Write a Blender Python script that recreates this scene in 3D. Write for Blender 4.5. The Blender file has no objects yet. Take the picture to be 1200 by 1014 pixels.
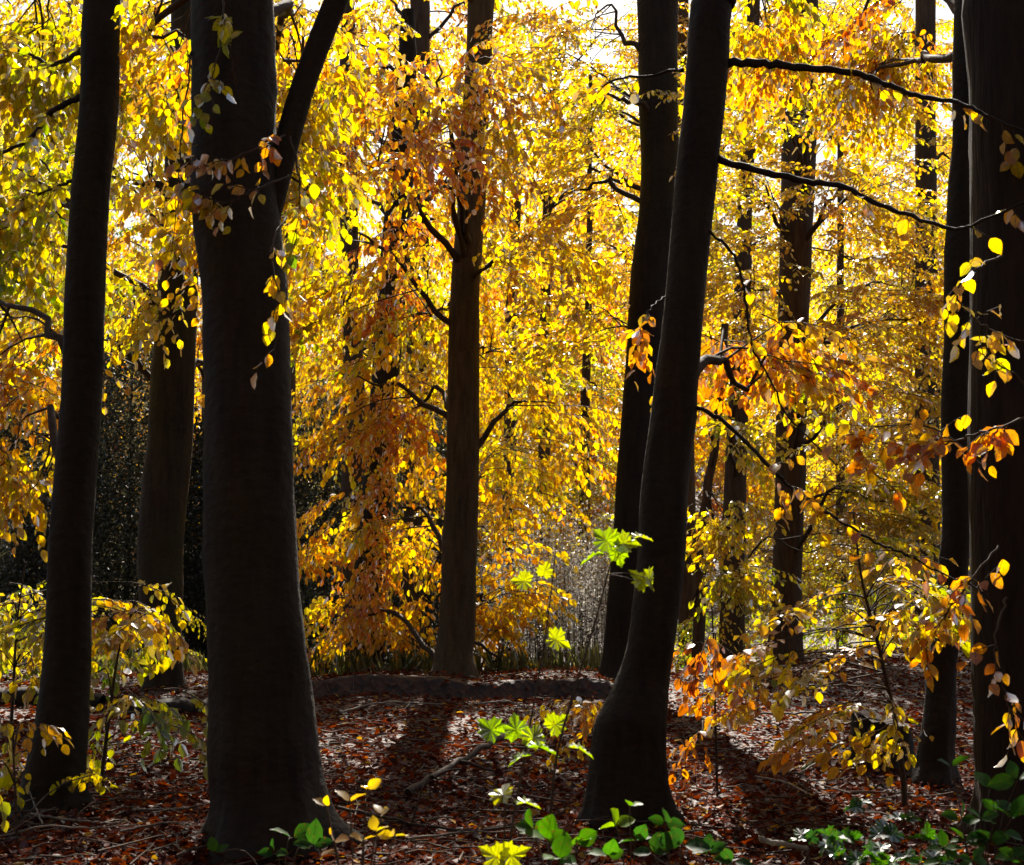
import bpy, math, random
import numpy as np
rng = np.random.default_rng(11)
R = math.radians
C = bpy.context.scene.collection
# ------------------------------------------------------------------ camera
W0, H0, FPX, HOR, CAMZ = 1200.0, 1014.0, 1667.0, 660.0, 1.4
PITCH = math.atan((HOR - H0/2)/FPX)
cp, sp = math.cos(PITCH), math.sin(PITCH)
CAM = np.array([0, 0, CAMZ])
def at(px, py, Y):
    u, v = (px - W0/2)/FPX, (H0/2 - py)/FPX
    d = np.array([u, cp - v*sp, sp + v*cp])
    return CAM + d*(Y/d[1])
def mpp(Y): return Y/FPX                       # metres per photo pixel at depth Y
sc = bpy.context.scene
cam = bpy.data.cameras.new('camera'); co = bpy.data.objects.new('camera', cam); C.objects.link(co)
co.location = CAM; co.rotation_euler = (R(90)+PITCH, 0, 0)
cam.sensor_width = 36; cam.lens = 36*FPX/W0; cam.clip_end = 3000; cam.clip_start = .05
cam.dof.use_dof = True; cam.dof.focus_distance = 12.5; cam.dof.aperture_fstop = 6.3
sc.camera = co
# ------------------------------------------------------------------ light
SUN_EL, SUN_AZ = R(43), R(1.5)                  # azimuth from +Y towards +X
w = bpy.data.worlds.new('World'); sc.world = w; w.use_nodes = True
nt = w.node_tree; bg = nt.nodes['Background']; sky = nt.nodes.new('ShaderNodeTexSky')
sky.sky_type = 'NISHITA'; sky.sun_disc = False; sky.sun_elevation = SUN_EL; sky.sun_rotation = SUN_AZ
sky.air_density = 1.3; sky.dust_density = 2.5
nt.links.new(sky.outputs[0], bg.inputs[0]); bg.inputs[1].default_value = .05
sl = bpy.data.lights.new('sun', 'SUN'); sl.energy = 5.0; sl.angle = R(.5); sl.color = (1, .93, .82)
so = bpy.data.objects.new('sun', sl); C.objects.link(so)
so.rotation_euler = (R(90)-SUN_EL, 0, math.pi - SUN_AZ); so.location = (0, 60, 60)
sc.view_settings.view_transform = 'Standard'; sc.view_settings.look = 'None'
sc.view_settings.exposure = 1.3; sc.view_settings.gamma = 1
cy = sc.cycles
cy.max_bounces = 8; cy.diffuse_bounces = 4; cy.glossy_bounces = 2; cy.transmission_bounces = 6
cy.caustics_reflective = False; cy.caustics_refractive = False; cy.sample_clamp_indirect = 4
try:
    cy.use_denoising = True; cy.denoiser = 'OPENIMAGEDENOISE'; cy.denoising_input_passes = 'RGB_ALBEDO_NORMAL'; cy.denoising_prefilter = 'ACCURATE'
except Exception: pass
# ------------------------------------------------------------------ materials
class NT:
    def __init__(s, name):
        s.m = bpy.data.materials.new(name); s.m.use_nodes = True; s.t = s.m.node_tree; s.t.nodes.clear()
    def n(s, t, **k):
        o = s.t.nodes.new('ShaderNode'+t)
        for a, b in k.items(): setattr(o, a, b)
        return o
    def l(s, a, b): s.t.links.new(a, b)
def ramp(N, fac, stops):
    r = N.n('ValToRGB'); e = r.color_ramp.elements
    while len(e) < len(stops): e.new(.5)
    for x, (p, c) in zip(e, stops): x.position = p; x.color = (*c, 1)
    N.l(fac, r.inputs[0]); return r
def leaf_mat(name, stops, trans=.78, gloss=.045, rough=.38, veins=False, tk=1.15, fk=.5):
    N = NT(name); out = N.n('OutputMaterial')
    a = N.n('Attribute', attribute_name='tint'); r = ramp(N, a.outputs['Fac'], stops)
    col = r.outputs[0]
    geo = N.n('NewGeometry')
    mpn = N.n('Mapping'); mpn.inputs['Scale'].default_value = (28, 28, 28); N.l(geo.outputs['Position'], mpn.inputs[0])
    nz = N.n('TexNoise'); nz.inputs['Scale'].default_value = 1.0; nz.inputs['Detail'].default_value = 3; N.l(mpn.outputs[0], nz.inputs['Vector'])
    hs = N.n('HueSaturation')                       # blotches of its own colour
    mr = N.n('MapRange'); mr.inputs[1].default_value = .35; mr.inputs[2].default_value = .7; mr.inputs[3].default_value = .8; mr.inputs[4].default_value = 1.12
    N.l(nz.outputs[0], mr.inputs[0]); N.l(mr.outputs[0], hs.inputs['Value']); N.l(col, hs.inputs['Color']); col = hs.outputs[0]
    if veins:
        uv = N.n('UVMap'); sx = N.n('SeparateXYZ'); N.l(uv.outputs[0], sx.inputs[0])
        ab = N.n('Math', operation='ABSOLUTE'); N.l(sx.outputs[1], ab.inputs[0])
        m1 = N.n('Math', operation='MULTIPLY_ADD'); N.l(ab.outputs[0], m1.inputs[0]); m1.inputs[1].default_value = -.45; N.l(sx.outputs[0], m1.inputs[2])
        m2 = N.n('Math', operation='MULTIPLY'); N.l(m1.outputs[0], m2.inputs[0]); m2.inputs[1].default_value = 50
        sn = N.n('Math', operation='SINE'); N.l(m2.outputs[0], sn.inputs[0])
        gt = N.n('MapRange'); N.l(sn.outputs[0], gt.inputs[0]); gt.inputs[1].default_value = .55; gt.inputs[2].default_value = 1; gt.inputs[3].default_value = 1; gt.inputs[4].default_value = .62
        md = N.n('MapRange'); N.l(ab.outputs[0], md.inputs[0]); md.inputs[1].default_value = .0; md.inputs[2].default_value = .08; md.inputs[3].default_value = .55; md.inputs[4].default_value = 1
        mm = N.n('Math', operation='MULTIPLY'); N.l(gt.outputs[0], mm.inputs[0]); N.l(md.outputs[0], mm.inputs[1])
        h2 = N.n('HueSaturation'); N.l(mm.outputs[0], h2.inputs['Value']); N.l(col, h2.inputs['Color']); col = h2.outputs[0]
    if veins:
        n9 = N.n('TexNoise'); n9.inputs['Scale'].default_value = 75; n9.inputs['Detail'].default_value = 4; N.l(geo.outputs['Position'], n9.inputs['Vector'])
        r9 = ramp(N, n9.outputs[0], [(.60, (0, 0, 0)), (.70, (.75, .75, .75))]); m9 = N.n('MixRGB'); N.l(r9.outputs[0], m9.inputs[0]); N.l(col, m9.inputs[1]); m9.inputs[2].default_value = (.20, .075, .02, 1); col = m9.outputs[0]
    tb = N.n('HueSaturation'); tb.inputs['Value'].default_value = tk; tb.inputs['Saturation'].default_value = 1.08; N.l(col, tb.inputs['Color'])
    df = N.n('BsdfDiffuse'); hd = N.n('HueSaturation'); hd.inputs['Value'].default_value = .55; hd.inputs['Saturation'].default_value = .9; N.l(col, hd.inputs['Color']); N.l(hd.outputs[0], df.inputs[0])
    tr = N.n('BsdfTranslucent'); N.l(tb.outputs[0], tr.inputs[0])
    mx = N.n('MixShader'); mx.inputs[0].default_value = trans; N.l(df.outputs[0], mx.inputs[1]); N.l(tr.outputs[0], mx.inputs[2])
    gl = N.n('BsdfGlossy'); gl.inputs['Roughness'].default_value = rough; gl.inputs[0].default_value = (1, 1, 1, 1)
    fr = N.n('Fresnel'); fr.inputs[0].default_value = 1.45
    fm = N.n('Math', operation='MULTIPLY_ADD'); N.l(fr.outputs[0], fm.inputs[0]); fm.inputs[1].default_value = fk; fm.inputs[2].default_value = gloss-.03
    fm.use_clamp = True
    m3 = N.n('MixShader'); N.l(fm.outputs[0], m3.inputs[0]); N.l(mx.outputs[0], m3.inputs[1]); N.l(gl.outputs[0], m3.inputs[2])
    N.l(m3.outputs[0], out.inputs[0]); return N.m
BEECH = [(0, (.18, .32, .02)), (.2, (.50, .50, .022)), (.36, (.88, .65, .025)), (.55, (.91, .51, .018)), (.76, (.84, .27, .012)), (1, (.42, .11, .02))]
M_LEAF = leaf_mat('beech_leaf', BEECH)
M_NEAR = leaf_mat('beech_leaf_veined', BEECH, veins=True, fk=.55)
M_GREEN = leaf_mat('green_leaf', [(0, (.03, .10, .015)), (.4, (.10, .28, .02)), (.7, (.38, .58, .03)), (1, (.75, .70, .04))], trans=.55, veins=True, gloss=.03, rough=.4, fk=.16)
M_EVER = leaf_mat('evergreen_leaf', [(0, (.05, .058, .035)), (1, (.20, .18, .10))], trans=.45, gloss=.03, rough=.6, fk=.25)
M_DRY = leaf_mat('dry_leaf', [(0, (.05, .012, .006)), (.5, (.20, .036, .012)), (.8, (.44, .11, .026)), (1, (.7, .40, .06))], trans=.4, gloss=.03, rough=.5, tk=1.0, fk=.025)
M_SEED = leaf_mat('seed_fluff', [(0, (.55, .50, .42)), (1, (.85, .81, .74))], trans=.45, gloss=.03, fk=.1, tk=1)
M_GRASS = leaf_mat('grass_blade', [(0, (.08, .13, .03)), (1, (.38, .34, .12))], trans=.4, gloss=.03, fk=.2)
def bark_mat(name, c1, c2, vert=(7, 7, 1.2), bump=.5, fissure=False, moss=0):
    N = NT(name); out = N.n('OutputMaterial'); b = N.n('BsdfPrincipled'); N.l(b.outputs[0], out.inputs[0])
    g = N.n('NewGeometry'); mp = N.n('Mapping'); mp.inputs['Scale'].default_value = vert; N.l(g.outputs['Position'], mp.inputs[0])
    n1 = N.n('TexNoise'); n1.inputs['Scale'].default_value = 2.2; n1.inputs['Detail'].default_value = 9; n1.inputs['Roughness'].default_value = .62; N.l(mp.outputs[0], n1.inputs['Vector'])
    r = ramp(N, n1.outputs[0], [(.3, c1), (.72, c2)]); col = r.outputs[0]
    if moss:
        n3 = N.n('TexNoise'); n3.inputs['Scale'].default_value = 1.6; n3.inputs['Detail'].default_value = 6; N.l(g.outputs['Position'], n3.inputs['Vector'])
        rm = ramp(N, n3.outputs[0], [(.45, (0, 0, 0)), (.62, (moss, moss, moss))])
        mx = N.n('MixRGB'); N.l(rm.outputs[0], mx.inputs[0]); N.l(col, mx.inputs[1]); mx.inputs[2].default_value = (.04, .042, .014, 1); col = mx.outputs[0]
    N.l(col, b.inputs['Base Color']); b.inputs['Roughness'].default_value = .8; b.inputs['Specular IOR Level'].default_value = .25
    mp2 = N.n('Mapping'); mp2.inputs['Scale'].default_value = (26, 26, 3.2) if fissure else (16, 16, 22); N.l(g.outputs['Position'], mp2.inputs[0])
    n2 = N.n('TexNoise'); n2.inputs['Scale'].default_value = 1; n2.inputs['Detail'].default_value = 8; N.l(mp2.outputs[0], n2.inputs['Vector'])
    bp = N.n('Bump'); bp.inputs['Strength'].default_value = bump; bp.inputs['Distance'].default_value = .03; N.l(n2.outputs[0], bp.inputs['Height']); N.l(bp.outputs[0], b.inputs['Normal'])
    return N.m
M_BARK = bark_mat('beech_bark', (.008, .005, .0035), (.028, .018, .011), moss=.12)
M_BARKM = bark_mat('mossy_beech_bark', (.014, .009, .005), (.050, .032, .017), moss=.4)
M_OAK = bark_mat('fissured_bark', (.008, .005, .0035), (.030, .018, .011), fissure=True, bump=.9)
M_BARKL = bark_mat('olive_bark_lit_tone', (.036, .022, .011), (.11, .066, .032), moss=.2)  # lighter beech bark, light bounced off the leaves put into its colour
M_FARB = bark_mat('hazed_far_bark', (.04, .022, .012), (.12, .07, .04), fissure=True)  # lighter, warmer colour stands in for aerial haze on far trunks
M_TWIG = bark_mat('twig_bark', (.03, .02, .014), (.09, .06, .04), vert=(20, 20, 20), bump=.2)
M_DUFF = bark_mat('twig_duff', (.04, .026, .018), (.13, .09, .06), vert=(14, 14, 14), bump=.3)
M_STICK = bark_mat('dead_wood', (.10, .08, .065), (.30, .25, .20), vert=(14, 14, 14), bump=.3)
def ground_mat():
    N = NT('leafy_earth'); out = N.n('OutputMaterial'); b = N.n('BsdfPrincipled'); N.l(b.outputs[0], out.inputs[0])
    g = N.n('NewGeometry')
    v = N.n('TexVoronoi'); v.inputs['Scale'].default_value = 16; N.l(g.outputs['Position'], v.inputs['Vector'])
    n = N.n('TexNoise'); n.inputs['Scale'].default_value = .7; n.inputs['Detail'].default_value = 8; N.l(g.outputs['Position'], n.inputs['Vector'])
    sep = N.n('SeparateColor'); N.l(v.outputs['Color'], sep.inputs[0])
    r = ramp(N, sep.outputs[0], [(0, (.018, .009, .006)), (.5, (.045, .018, .010)), (1, (.09, .037, .016))])
    mx = N.n('MixRGB', blend_type='MULTIPLY'); mx.inputs[0].default_value = .7; N.l(r.outputs[0], mx.inputs[1])
    r2 = ramp(N, n.outputs[0], [(.3, (.5, .5, .5)), (.7, (1, 1, 1))]); N.l(r2.outputs[0], mx.inputs[2])
    N.l(mx.outputs[0], b.inputs['Base Color']); b.inputs['Roughness'].default_value = .75
    bp = N.n('Bump'); bp.inputs['Strength'].default_value = .8; bp.inputs['Distance'].default_value = .03; N.l(v.outputs['Distance'], bp.inputs['Height']); N.l(bp.outputs[0], b.inputs['Normal'])
    return N.m
M_GROUND = ground_mat()
# ------------------------------------------------------------------ mesh buffer
class Buf:
    def __init__(s): s.v = []; s.f3 = []; s.f4 = []; s.nv = 0
    def add(s, v, q=None, t=None, mat=0, tint=0., uv=None, smooth=False):
        v = np.asarray(v, float).reshape(-1, 3); n = len(v)
        tt = np.broadcast_to(np.asarray(tint, float), (n,)) if np.ndim(tint) == 0 else np.asarray(tint, float)
        u = np.zeros((n, 2)) if uv is None else np.asarray(uv, float)
        s.v.append((v, tt, u))
        if q is not None and len(q): q = np.asarray(q, np.int64); s.f4.append((q + s.nv, np.full(len(q), mat), np.full(len(q), smooth)))
        if t is not None and len(t): t = np.asarray(t, np.int64); s.f3.append((t + s.nv, np.full(len(t), mat), np.full(len(t), smooth)))
        s.nv += n
    def arrays(s):
        V = np.concatenate([a[0] for a in s.v]); T = np.concatenate([a[1] for a in s.v]); U = np.concatenate([a[2] for a in s.v])
        F4 = np.concatenate([a[0] for a in s.f4]) if s.f4 else np.zeros((0, 4), np.int64)
        F3 = np.concatenate([a[0] for a in s.f3]) if s.f3 else np.zeros((0, 3), np.int64)
        cat = lambda l, k: np.concatenate([a[k] for a in l]) if l else np.zeros(0)
        return V, T, U, F4, F3, cat(s.f4, 1), cat(s.f3, 1), cat(s.f4, 2), cat(s.f3, 2)
    def put(s, arr, n, M, off, tint):              # n copies of a prototype: M (n,3,3), off (n,3), tint (n,)
        V, T, U, F4, F3, m4, m3, s4, s3 = arr; k = len(V)
        vv = (np.einsum('nij,vj->nvi', M, V) + off[:, None, :]).reshape(-1, 3)
        tt = (T[None, :] + tint[:, None]).reshape(-1); uu = np.tile(U, (n, 1))
        s.v.append((vv, tt, uu)); o = s.nv + np.arange(n)*k
        if len(F4): s.f4.append(((F4[None] + o[:, None, None]).reshape(-1, 4), np.tile(m4, n), np.tile(s4, n)))
        if len(F3): s.f3.append(((F3[None] + o[:, None, None]).reshape(-1, 3), np.tile(m3, n), np.tile(s3, n)))
        s.nv += n*k
    def build(s, name, mats, parent=None, origin=None):
        V, T, U, F4, F3, m4, m3, s4, s3 = s.arrays()
        if origin is not None: V = V - origin
        me = bpy.data.meshes.new(name); n4, n3 = len(F4), len(F3)
        me.vertices.add(len(V)); me.vertices.foreach_set('co', V.astype(np.float32).ravel())
        loops = np.concatenate([F4.ravel(), F3.ravel()]).astype(np.int32)
        me.loops.add(len(loops)); me.loops.foreach_set('vertex_index', loops)
        st = np.concatenate([np.arange(n4)*4, n4*4 + np.arange(n3)*3]).astype(np.int32)
        me.polygons.add(n4+n3); me.polygons.foreach_set('loop_start', st)
        me.polygons.foreach_set('material_index', np.concatenate([m4, m3]).astype(np.int32))
        me.polygons.foreach_set('use_smooth', np.concatenate([s4, s3]).astype(bool))
        a = me.attributes.new('tint', 'FLOAT', 'POINT'); a.data.foreach_set('value', np.clip(T, 0, 1).astype(np.float32))
        uvl = me.uv_layers.new(name='UVMap'); uvl.data.foreach_set('uv', U[loops].astype(np.float32).ravel())
        me.update(calc_edges=True); me.validate()
        for m in (mats if isinstance(mats, (list, tuple)) else [mats]): me.materials.append(m)
        o = bpy.data.objects.new(name, me); C.objects.link(o)
        if parent: o.parent = parent
        elif origin is not None: o.location = origin
        return o
def thing(name, label, cat, loc, group=None):
    o = bpy.data.objects.new(name, None); C.objects.link(o); o.location = loc; o.empty_display_size = .3
    o['label'] = label; o['category'] = cat
    if group: o['group'] = group
    return o
def tag(o, label, cat, group=None, kind=None):
    o['label'] = label; o['category'] = cat
    if group: o['group'] = group
    if kind: o['kind'] = kind
    return o
def nrmz(a): return a/np.maximum(np.linalg.norm(a, axis=-1, keepdims=True), 1e-9)
# ------------------------------------------------------------------ leaves
def leaf_shape(kind):
    if kind == 'far':
        v = [(0, 0, 0), (.30, .30, .05), (.72, .25, .03), (1, 0, -.07), (.72, -.25, .03), (.30, -.30, .05)]
        return np.array(v), np.array([(0, 3, 2, 1), (0, 5, 4, 3)]), np.zeros((0, 3), int), np.array([(a[0], a[1]*2) for a in v])
    if kind in ('near', 'round'):
        ts = [0, .14, .36, .62, .84, 1]; ws = [.015, .22, .345, .31, .165, .01] if kind == 'near' else [.02, .3, .42, .4, .22, .01]
        v = []
        for i, (t, w_) in enumerate(zip(ts, ws)):
            z = -.16*t*t; k = .022*(-1)**i
            v += [(t, w_, z+.28*w_+k), (t, 0, z), (t, -w_, z+.28*w_-k)]
        q = []
        for i in range(5):
            a = i*3; q += [(a, a+1, a+4, a+3), (a+1, a+2, a+5, a+4)]
        return np.array(v), np.array(q), np.zeros((0, 3), int), np.array([(a[0], a[1]*2.6) for a in v])
    if kind == 'maple':
        half = [(.0, .02), (-.06, .16), (-.12, .30), (.06, .34), (.10, .50), (.26, .42), (.34, .56), (.44, .44), (.60, .46), (.58, .30), (.66, .18), (.80, .20), (.86, .10), (1.0, 0)]
        out = half + [(a, -b) for a, b in half[-2::-1]]
        v = [(.32, 0, 0)] + [(a, b, .34*abs(b) - .34*a*a + .05*math.sin(i*2.3)) for i, (a, b) in enumerate(out)]
        n = len(out); t = [(0, 1+i, 1+(i+1) % n) for i in range(n)]
        return np.array(v), np.zeros((0, 4), int), np.array(t), np.array([(a[0], a[1]) for a in v])
SH = {k: leaf_shape(k) for k in ('far', 'near', 'round', 'maple')}
def leaves(buf, base, d, n, size, tint, kind='far', mat=0, wid=None):
    base = np.atleast_2d(base); N = len(base); d = nrmz(np.atleast_2d(d)); n = np.atleast_2d(n)
    n = nrmz(n - (n*d).sum(1, keepdims=True)*d + 1e-6); y = np.cross(n, d)
    M = np.stack([d, y, n], 2)*np.broadcast_to(np.asarray(size, float), (N,))[:, None, None]
    if wid is not None: M[:, :, 1] *= np.broadcast_to(wid, (N,))[:, None]
    v, q, t, u = SH[kind]
    z = np.zeros(len(v))
    buf.put((v, z, u, q, t, np.full(len(q), mat), np.full(len(t), mat), np.full(len(q), kind != 'far'), np.full(len(t), False)), N, M, base, np.broadcast_to(np.asarray(tint, float), (N,)))
def tube(buf, P, rad, sides=5, mat=0, smooth=True, jitter=0, r_=None):
    P = np.asarray(P, float); n = len(P); rad = np.broadcast_to(np.asarray(rad, float), (n,))
    T = nrmz(np.gradient(P, axis=0)); up = np.array([0, 0, 1.]) if abs(T[0][2]) < .8 else np.array([1., 0, 0])
    A = nrmz(np.cross(T, up)); B = np.cross(T, A)
    a = np.arange(sides)*2*math.pi/sides
    v = P[:, None] + rad[:, None, None]*(np.cos(a)[None, :, None]*A[:, None] + np.sin(a)[None, :, None]*B[:, None])
    q = [(i*sides+j, i*sides+(j+1) % sides, (i+1)*sides+(j+1) % sides, (i+1)*sides+j) for i in range(n-1) for j in range(sides)]
    buf.add(v.reshape(-1, 3), q=q, mat=mat, smooth=smooth)
def smooth_path(P, n):
    P = np.asarray(P, float); k = len(P); t = np.linspace(0, k-1, n); out = []
    for x in t:
        i = min(int(x), k-2); f = x-i
        p0, p1, p2, p3 = P[max(i-1, 0)], P[i], P[i+1], P[min(i+2, k-1)]
        out.append(.5*((2*p1) + (-p0+p2)*f + (2*p0-5*p1+4*p2-p3)*f*f + (-p0+3*p1-3*p2+p3)*f**3))
    return np.array(out)
DENS = .46
# ---- spray prototypes: a twig fan of leaves, long axis +X, gravity -Z
def make_spray(kind, L, hang, leaf, nseg=7, seed=0, mats=(0, 1)):
    g = np.random.default_rng(seed); b = Buf(); segs = []
    main = [np.zeros(3)]; pit = g.uniform(-.15, .15) - .25*hang; yaw = 0
    for i in range(nseg):
        yaw += g.normal(0, .16); pit -= .05 + .16*hang
        main.append(main[-1] + L/nseg*np.array([math.cos(yaw)*math.cos(pit), math.sin(yaw)*math.cos(pit), math.sin(pit)]))
    main = np.array(main); segs.append(main)
    for i in range(1, nseg):
        s = 1 if i % 2 else -1; d = nrmz(main[i+1]-main[i]); an = s*g.uniform(.7, 1.05)
        l = L*(.5*(1-i/nseg)+.14)*g.uniform(.7, 1.2)
        dd = np.array([d[0]*math.cos(an)-d[1]*math.sin(an), d[0]*math.sin(an)+d[1]*math.cos(an), d[2]-.1-.35*hang]); p = [main[i]]
        for k in range(3): p.append(p[-1] + dd*l/3); dd = dd + np.array([g.normal(0, .12), g.normal(0, .12), -.06-.15*hang])
        segs.append(np.array(p))
    for si, s in enumerate(segs):
        tube(b, s, np.linspace(.006 if si == 0 else .003, .0014, len(s)), 3, mats[1])
        Ls = np.linalg.norm(np.diff(s, axis=0), axis=1).sum(); n = max(3, int(Ls/(leaf*.55)))
        t = np.linspace(.12, 1, n)*(len(s)-1); i = np.minimum(t.astype(int), len(s)-2); f = (t-i)[:, None]
        base = s[i]*(1-f)+s[i+1]*f; d = nrmz(s[i+1]-s[i])
        sg = np.where(np.arange(n) % 2 == 0, 1, -1)*g.uniform(.5, 1.0, n)
        dd = np.stack([d[:, 0]*np.cos(sg)-d[:, 1]*np.sin(sg), d[:, 0]*np.sin(sg)+d[:, 1]*np.cos(sg), d[:, 2]-.1], 1)
        h = np.clip(hang+g.normal(0, .22, n), 0, 1)[:, None]
        dd = nrmz(dd*(1-.75*h) + np.array([0, 0, -1.])*h + g.normal(0, .24, (n, 3)))
        a = g.uniform(0, 2*math.pi, n); hor = np.stack([np.cos(a), np.sin(a), .2+0*a], 1)
        nn = nrmz(np.array([0, 0, 1.])*(1-h) + hor*h*1.2 + g.normal(0, .36, (n, 3)))
        keep = g.random(n) > .08
        leaves(b, base[keep], dd[keep], nn[keep], leaf*g.uniform(.48, 1.18, n)[keep], g.normal(0, .075, n)[keep], kind, mats[0])
    return b.arrays()
PROTO = {}
def protos(kind, hang, leaf=.088, L=.75):
    k = (kind, hang, leaf, L)
    if k not in PROTO: PROTO[k] = [make_spray(kind, L, hang, leaf, seed=int(100*hang)*31+i*7+int(L*100), nseg=7) for i in range(7)]
    return PROTO[k]
def put_sprays(buf, P, yaw, tint, kind='far', hang=.35, leaf=.088, L=.75, scale=1.0, pitch=0.):
    pr = protos(kind, hang, leaf, L); which = rng.integers(0, len(pr), len(P)); N = len(P)
    sc_ = np.broadcast_to(scale, (N,))*rng.uniform(.8, 1.2, N); pt = rng.normal(pitch, .15, N); rl = rng.normal(0, .2, N)
    c, s = np.cos(yaw), np.sin(yaw); z = np.zeros(N); o = np.ones(N)
    Rz = np.stack([np.stack([c, -s, z], 1), np.stack([s, c, z], 1), np.stack([z, z, o], 1)], 1)
    cpt, spt = np.cos(-pt), np.sin(-pt); Ry = np.stack([np.stack([cpt, z, spt], 1), np.stack([z, o, z], 1), np.stack([-spt, z, cpt], 1)], 1)
    cr, sr = np.cos(rl), np.sin(rl); Rx = np.stack([np.stack([o, z, z], 1), np.stack([z, cr, -sr], 1), np.stack([z, sr, cr], 1)], 1)
    M = (Rz @ Ry @ Rx)*sc_[:, None, None]
    for k in range(len(pr)):
        m = which == k
        if m.any(): buf.put(pr[k], int(m.sum()), M[m], P[m], np.broadcast_to(tint, (N,))[m])
# ------------------------------------------------------------------ terrain
def sstep(a, b, x): t = np.clip((x-a)/(b-a), 0, 1); return t*t*(3-2*t)
BANKY, BANKH = 15.35, .20                       # low earth bank with a steep near face
def ground(x, y):
    x = np.asarray(x, float); y = np.asarray(y, float)
    und = .035*np.sin(x*1.3+.6*y)*np.sin(y*.9-.4*x+1) + .025*np.sin(2.9*x-1.7*y) + .05*np.sin(.45*x+.3*y)
    und = und - .06*np.exp(-((y-5)/3)**2)
    for tx, ty in ((-2.56, 7.8), (-1.19, 6.97), (.61, 7.65), (2.66, 7.2), (2.7, 9.15), (2.4, 9.5)): und = und + .055*np.exp(-((x-tx)**2+(y-ty)**2)/.22)
    k = 1-sstep(2.0, 6.0, x)                        # the bank falls away on the left and middle only
    drop = -1.3*sstep(18.4, 25, y)*k - 1.2*sstep(24, 34, y)*(1-k)
    rise = 16*sstep(42, 120, y) + 10*sstep(110, 300, y)
    lip = BANKH*sstep(0, .14, y-BANKY-.10*np.sin(x*1.1)-.05*np.sin(x*3.7))*(1-sstep(.2, 1.7, y-BANKY))*sstep(-3.4, -2.2, x)*(1-sstep(.8, 1.7, x))*(1+.10*np.sin(3.1*x)+.08*np.sin(7.3*x+1)+.05*np.sin(17*x+9*y))
    return und*np.clip(1-(y-30)/40, .3, 1) + drop + rise + lip
def gz(x, y): return float(ground(x, y))
xs = np.concatenate([-np.geomspace(300, 14, 26), np.arange(-13.5, 13.6, .22), np.geomspace(14, 300, 26)])
ys = np.concatenate([-np.geomspace(200, 3, 18), np.arange(-2, 15, .2), np.arange(15, 15.9, .035), np.arange(16, 30, .22), np.geomspace(30.5, 600, 60)])
X, Y_ = np.meshgrid(xs, ys); Z = ground(X, Y_); nx, ny = len(xs), len(ys)
b = Buf(); I = np.arange(nx*ny).reshape(ny, nx)
b.add(np.stack([X, Y_, Z], 2).reshape(-1, 3), q=np.stack([I[:-1, :-1], I[:-1, 1:], I[1:, 1:], I[1:, :-1]], 2).reshape(-1, 4), smooth=True)
o = b.build('ground', M_GROUND); o['kind'] = 'structure'; o['label'] = 'leaf-strewn brown woodland floor sloping away behind the bank'; o['category'] = 'ground'
# ------------------------------------------------------------------ trunks
def noise1(g, n, amp, sm):
    a = g.normal(0, 1, n+2*sm); k = np.hanning(2*sm+1); return amp*np.convolve(a, k/np.sqrt((k**2).sum()), 'valid')[:n]
def trunk_mesh(pts, Y, top=9.5, flare=.35, sides=28, seed=0, flute=0., base=True, buf=None, mat=0):
    """pts: (photo x, photo y, photo width) from the top down, at depth Y"""
    g = np.random.default_rng(seed); pts = sorted(pts, key=lambda p: p[1])
    P = np.array([at(a, c, Y) for a, c, w_ in pts]); r = np.array([w_/2*mpp(Y) for a, c, w_ in pts])
    if P[0][2] < top:                                # grow on upward
        d = nrmz(P[0]-P[2]) if len(P) > 2 else np.array([0, 0, 1.]); d = nrmz(d+np.array([0, 0, .6])); h = top-P[0][2]
        e = np.array([P[0]+d*h*k for k in (1., .66, .33)]); P = np.vstack([e, P]); r = np.concatenate([r[0]*np.array([.55, .72, .87]), r])
    zb = gz(P[-1][0], P[-1][1])
    if base:
        P[-1][2] = min(P[-1][2], zb+.02)
        if P[-1][2] > zb+.1 or True:
            P = np.vstack([P, [P[-1][0], P[-1][1], zb-.15]]); r = np.append(r, r[-1]*1.1)
    n = 90; key = np.linspace(0, len(P)-1, n)
    S = smooth_path(np.column_stack([P, r]), n)
    P, r = S[:, :3], S[:, 3]
    P[:, 0] += noise1(g, n, .006, 5); P[:, 1] += noise1(g, n, .008, 5)
    a = np.arange(sides)*2*math.pi/sides; h = P[:, 2]-zb
    lob = np.zeros((n, sides)); ph = g.uniform(0, 6.28, 4)
    hp = np.maximum(h, 0); fl = flare*(.7*np.exp(-hp/.28)+1.1*np.exp(-hp/.075))[:, None]
    lob = fl*(.6*np.maximum(0, np.cos(3*a+ph[0]))[None]**1.5+.6*np.maximum(0, np.cos(5*a+ph[1]))[None]**2)
    lob = lob + flute*(np.cos(2*a+ph[2])[None] + .6*np.cos(5*a+ph[3])[None])
    for kx in range(3):
        lob = lob + .012*np.sin((2+kx)*a[None] + ph[kx] + (1.1+kx*.8)*P[:, 2][:, None]*2)
    for kx in range(7):
        zk = zb+g.uniform(.4, 5); ak = g.uniform(0, 6.28); da = np.abs((a-ak+math.pi) % (2*math.pi)-math.pi)
        lob = lob + g.uniform(.03, .10)*np.exp(-((P[:, 2]-zk)/g.uniform(.05, .12))**2)[:, None]*np.exp(-(da/.3)**2)[None]
    rr = r[:, None]*(1+lob) + g.normal(0, .0012, (n, sides))
    v = np.stack([P[:, 0][:, None]+rr*np.cos(a)[None], P[:, 1][:, None]+rr*np.sin(a)[None], np.repeat(P[:, 2][:, None], sides, 1)], 2)
    q = [(i*sides+(j+1) % sides, i*sides+j, (i+1)*sides+j, (i+1)*sides+(j+1) % sides) for i in range(n-1) for j in range(sides)]
    buf = buf or Buf(); buf.add(v.reshape(-1, 3), q=q, smooth=True, mat=mat)
    return buf, P, r
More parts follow.
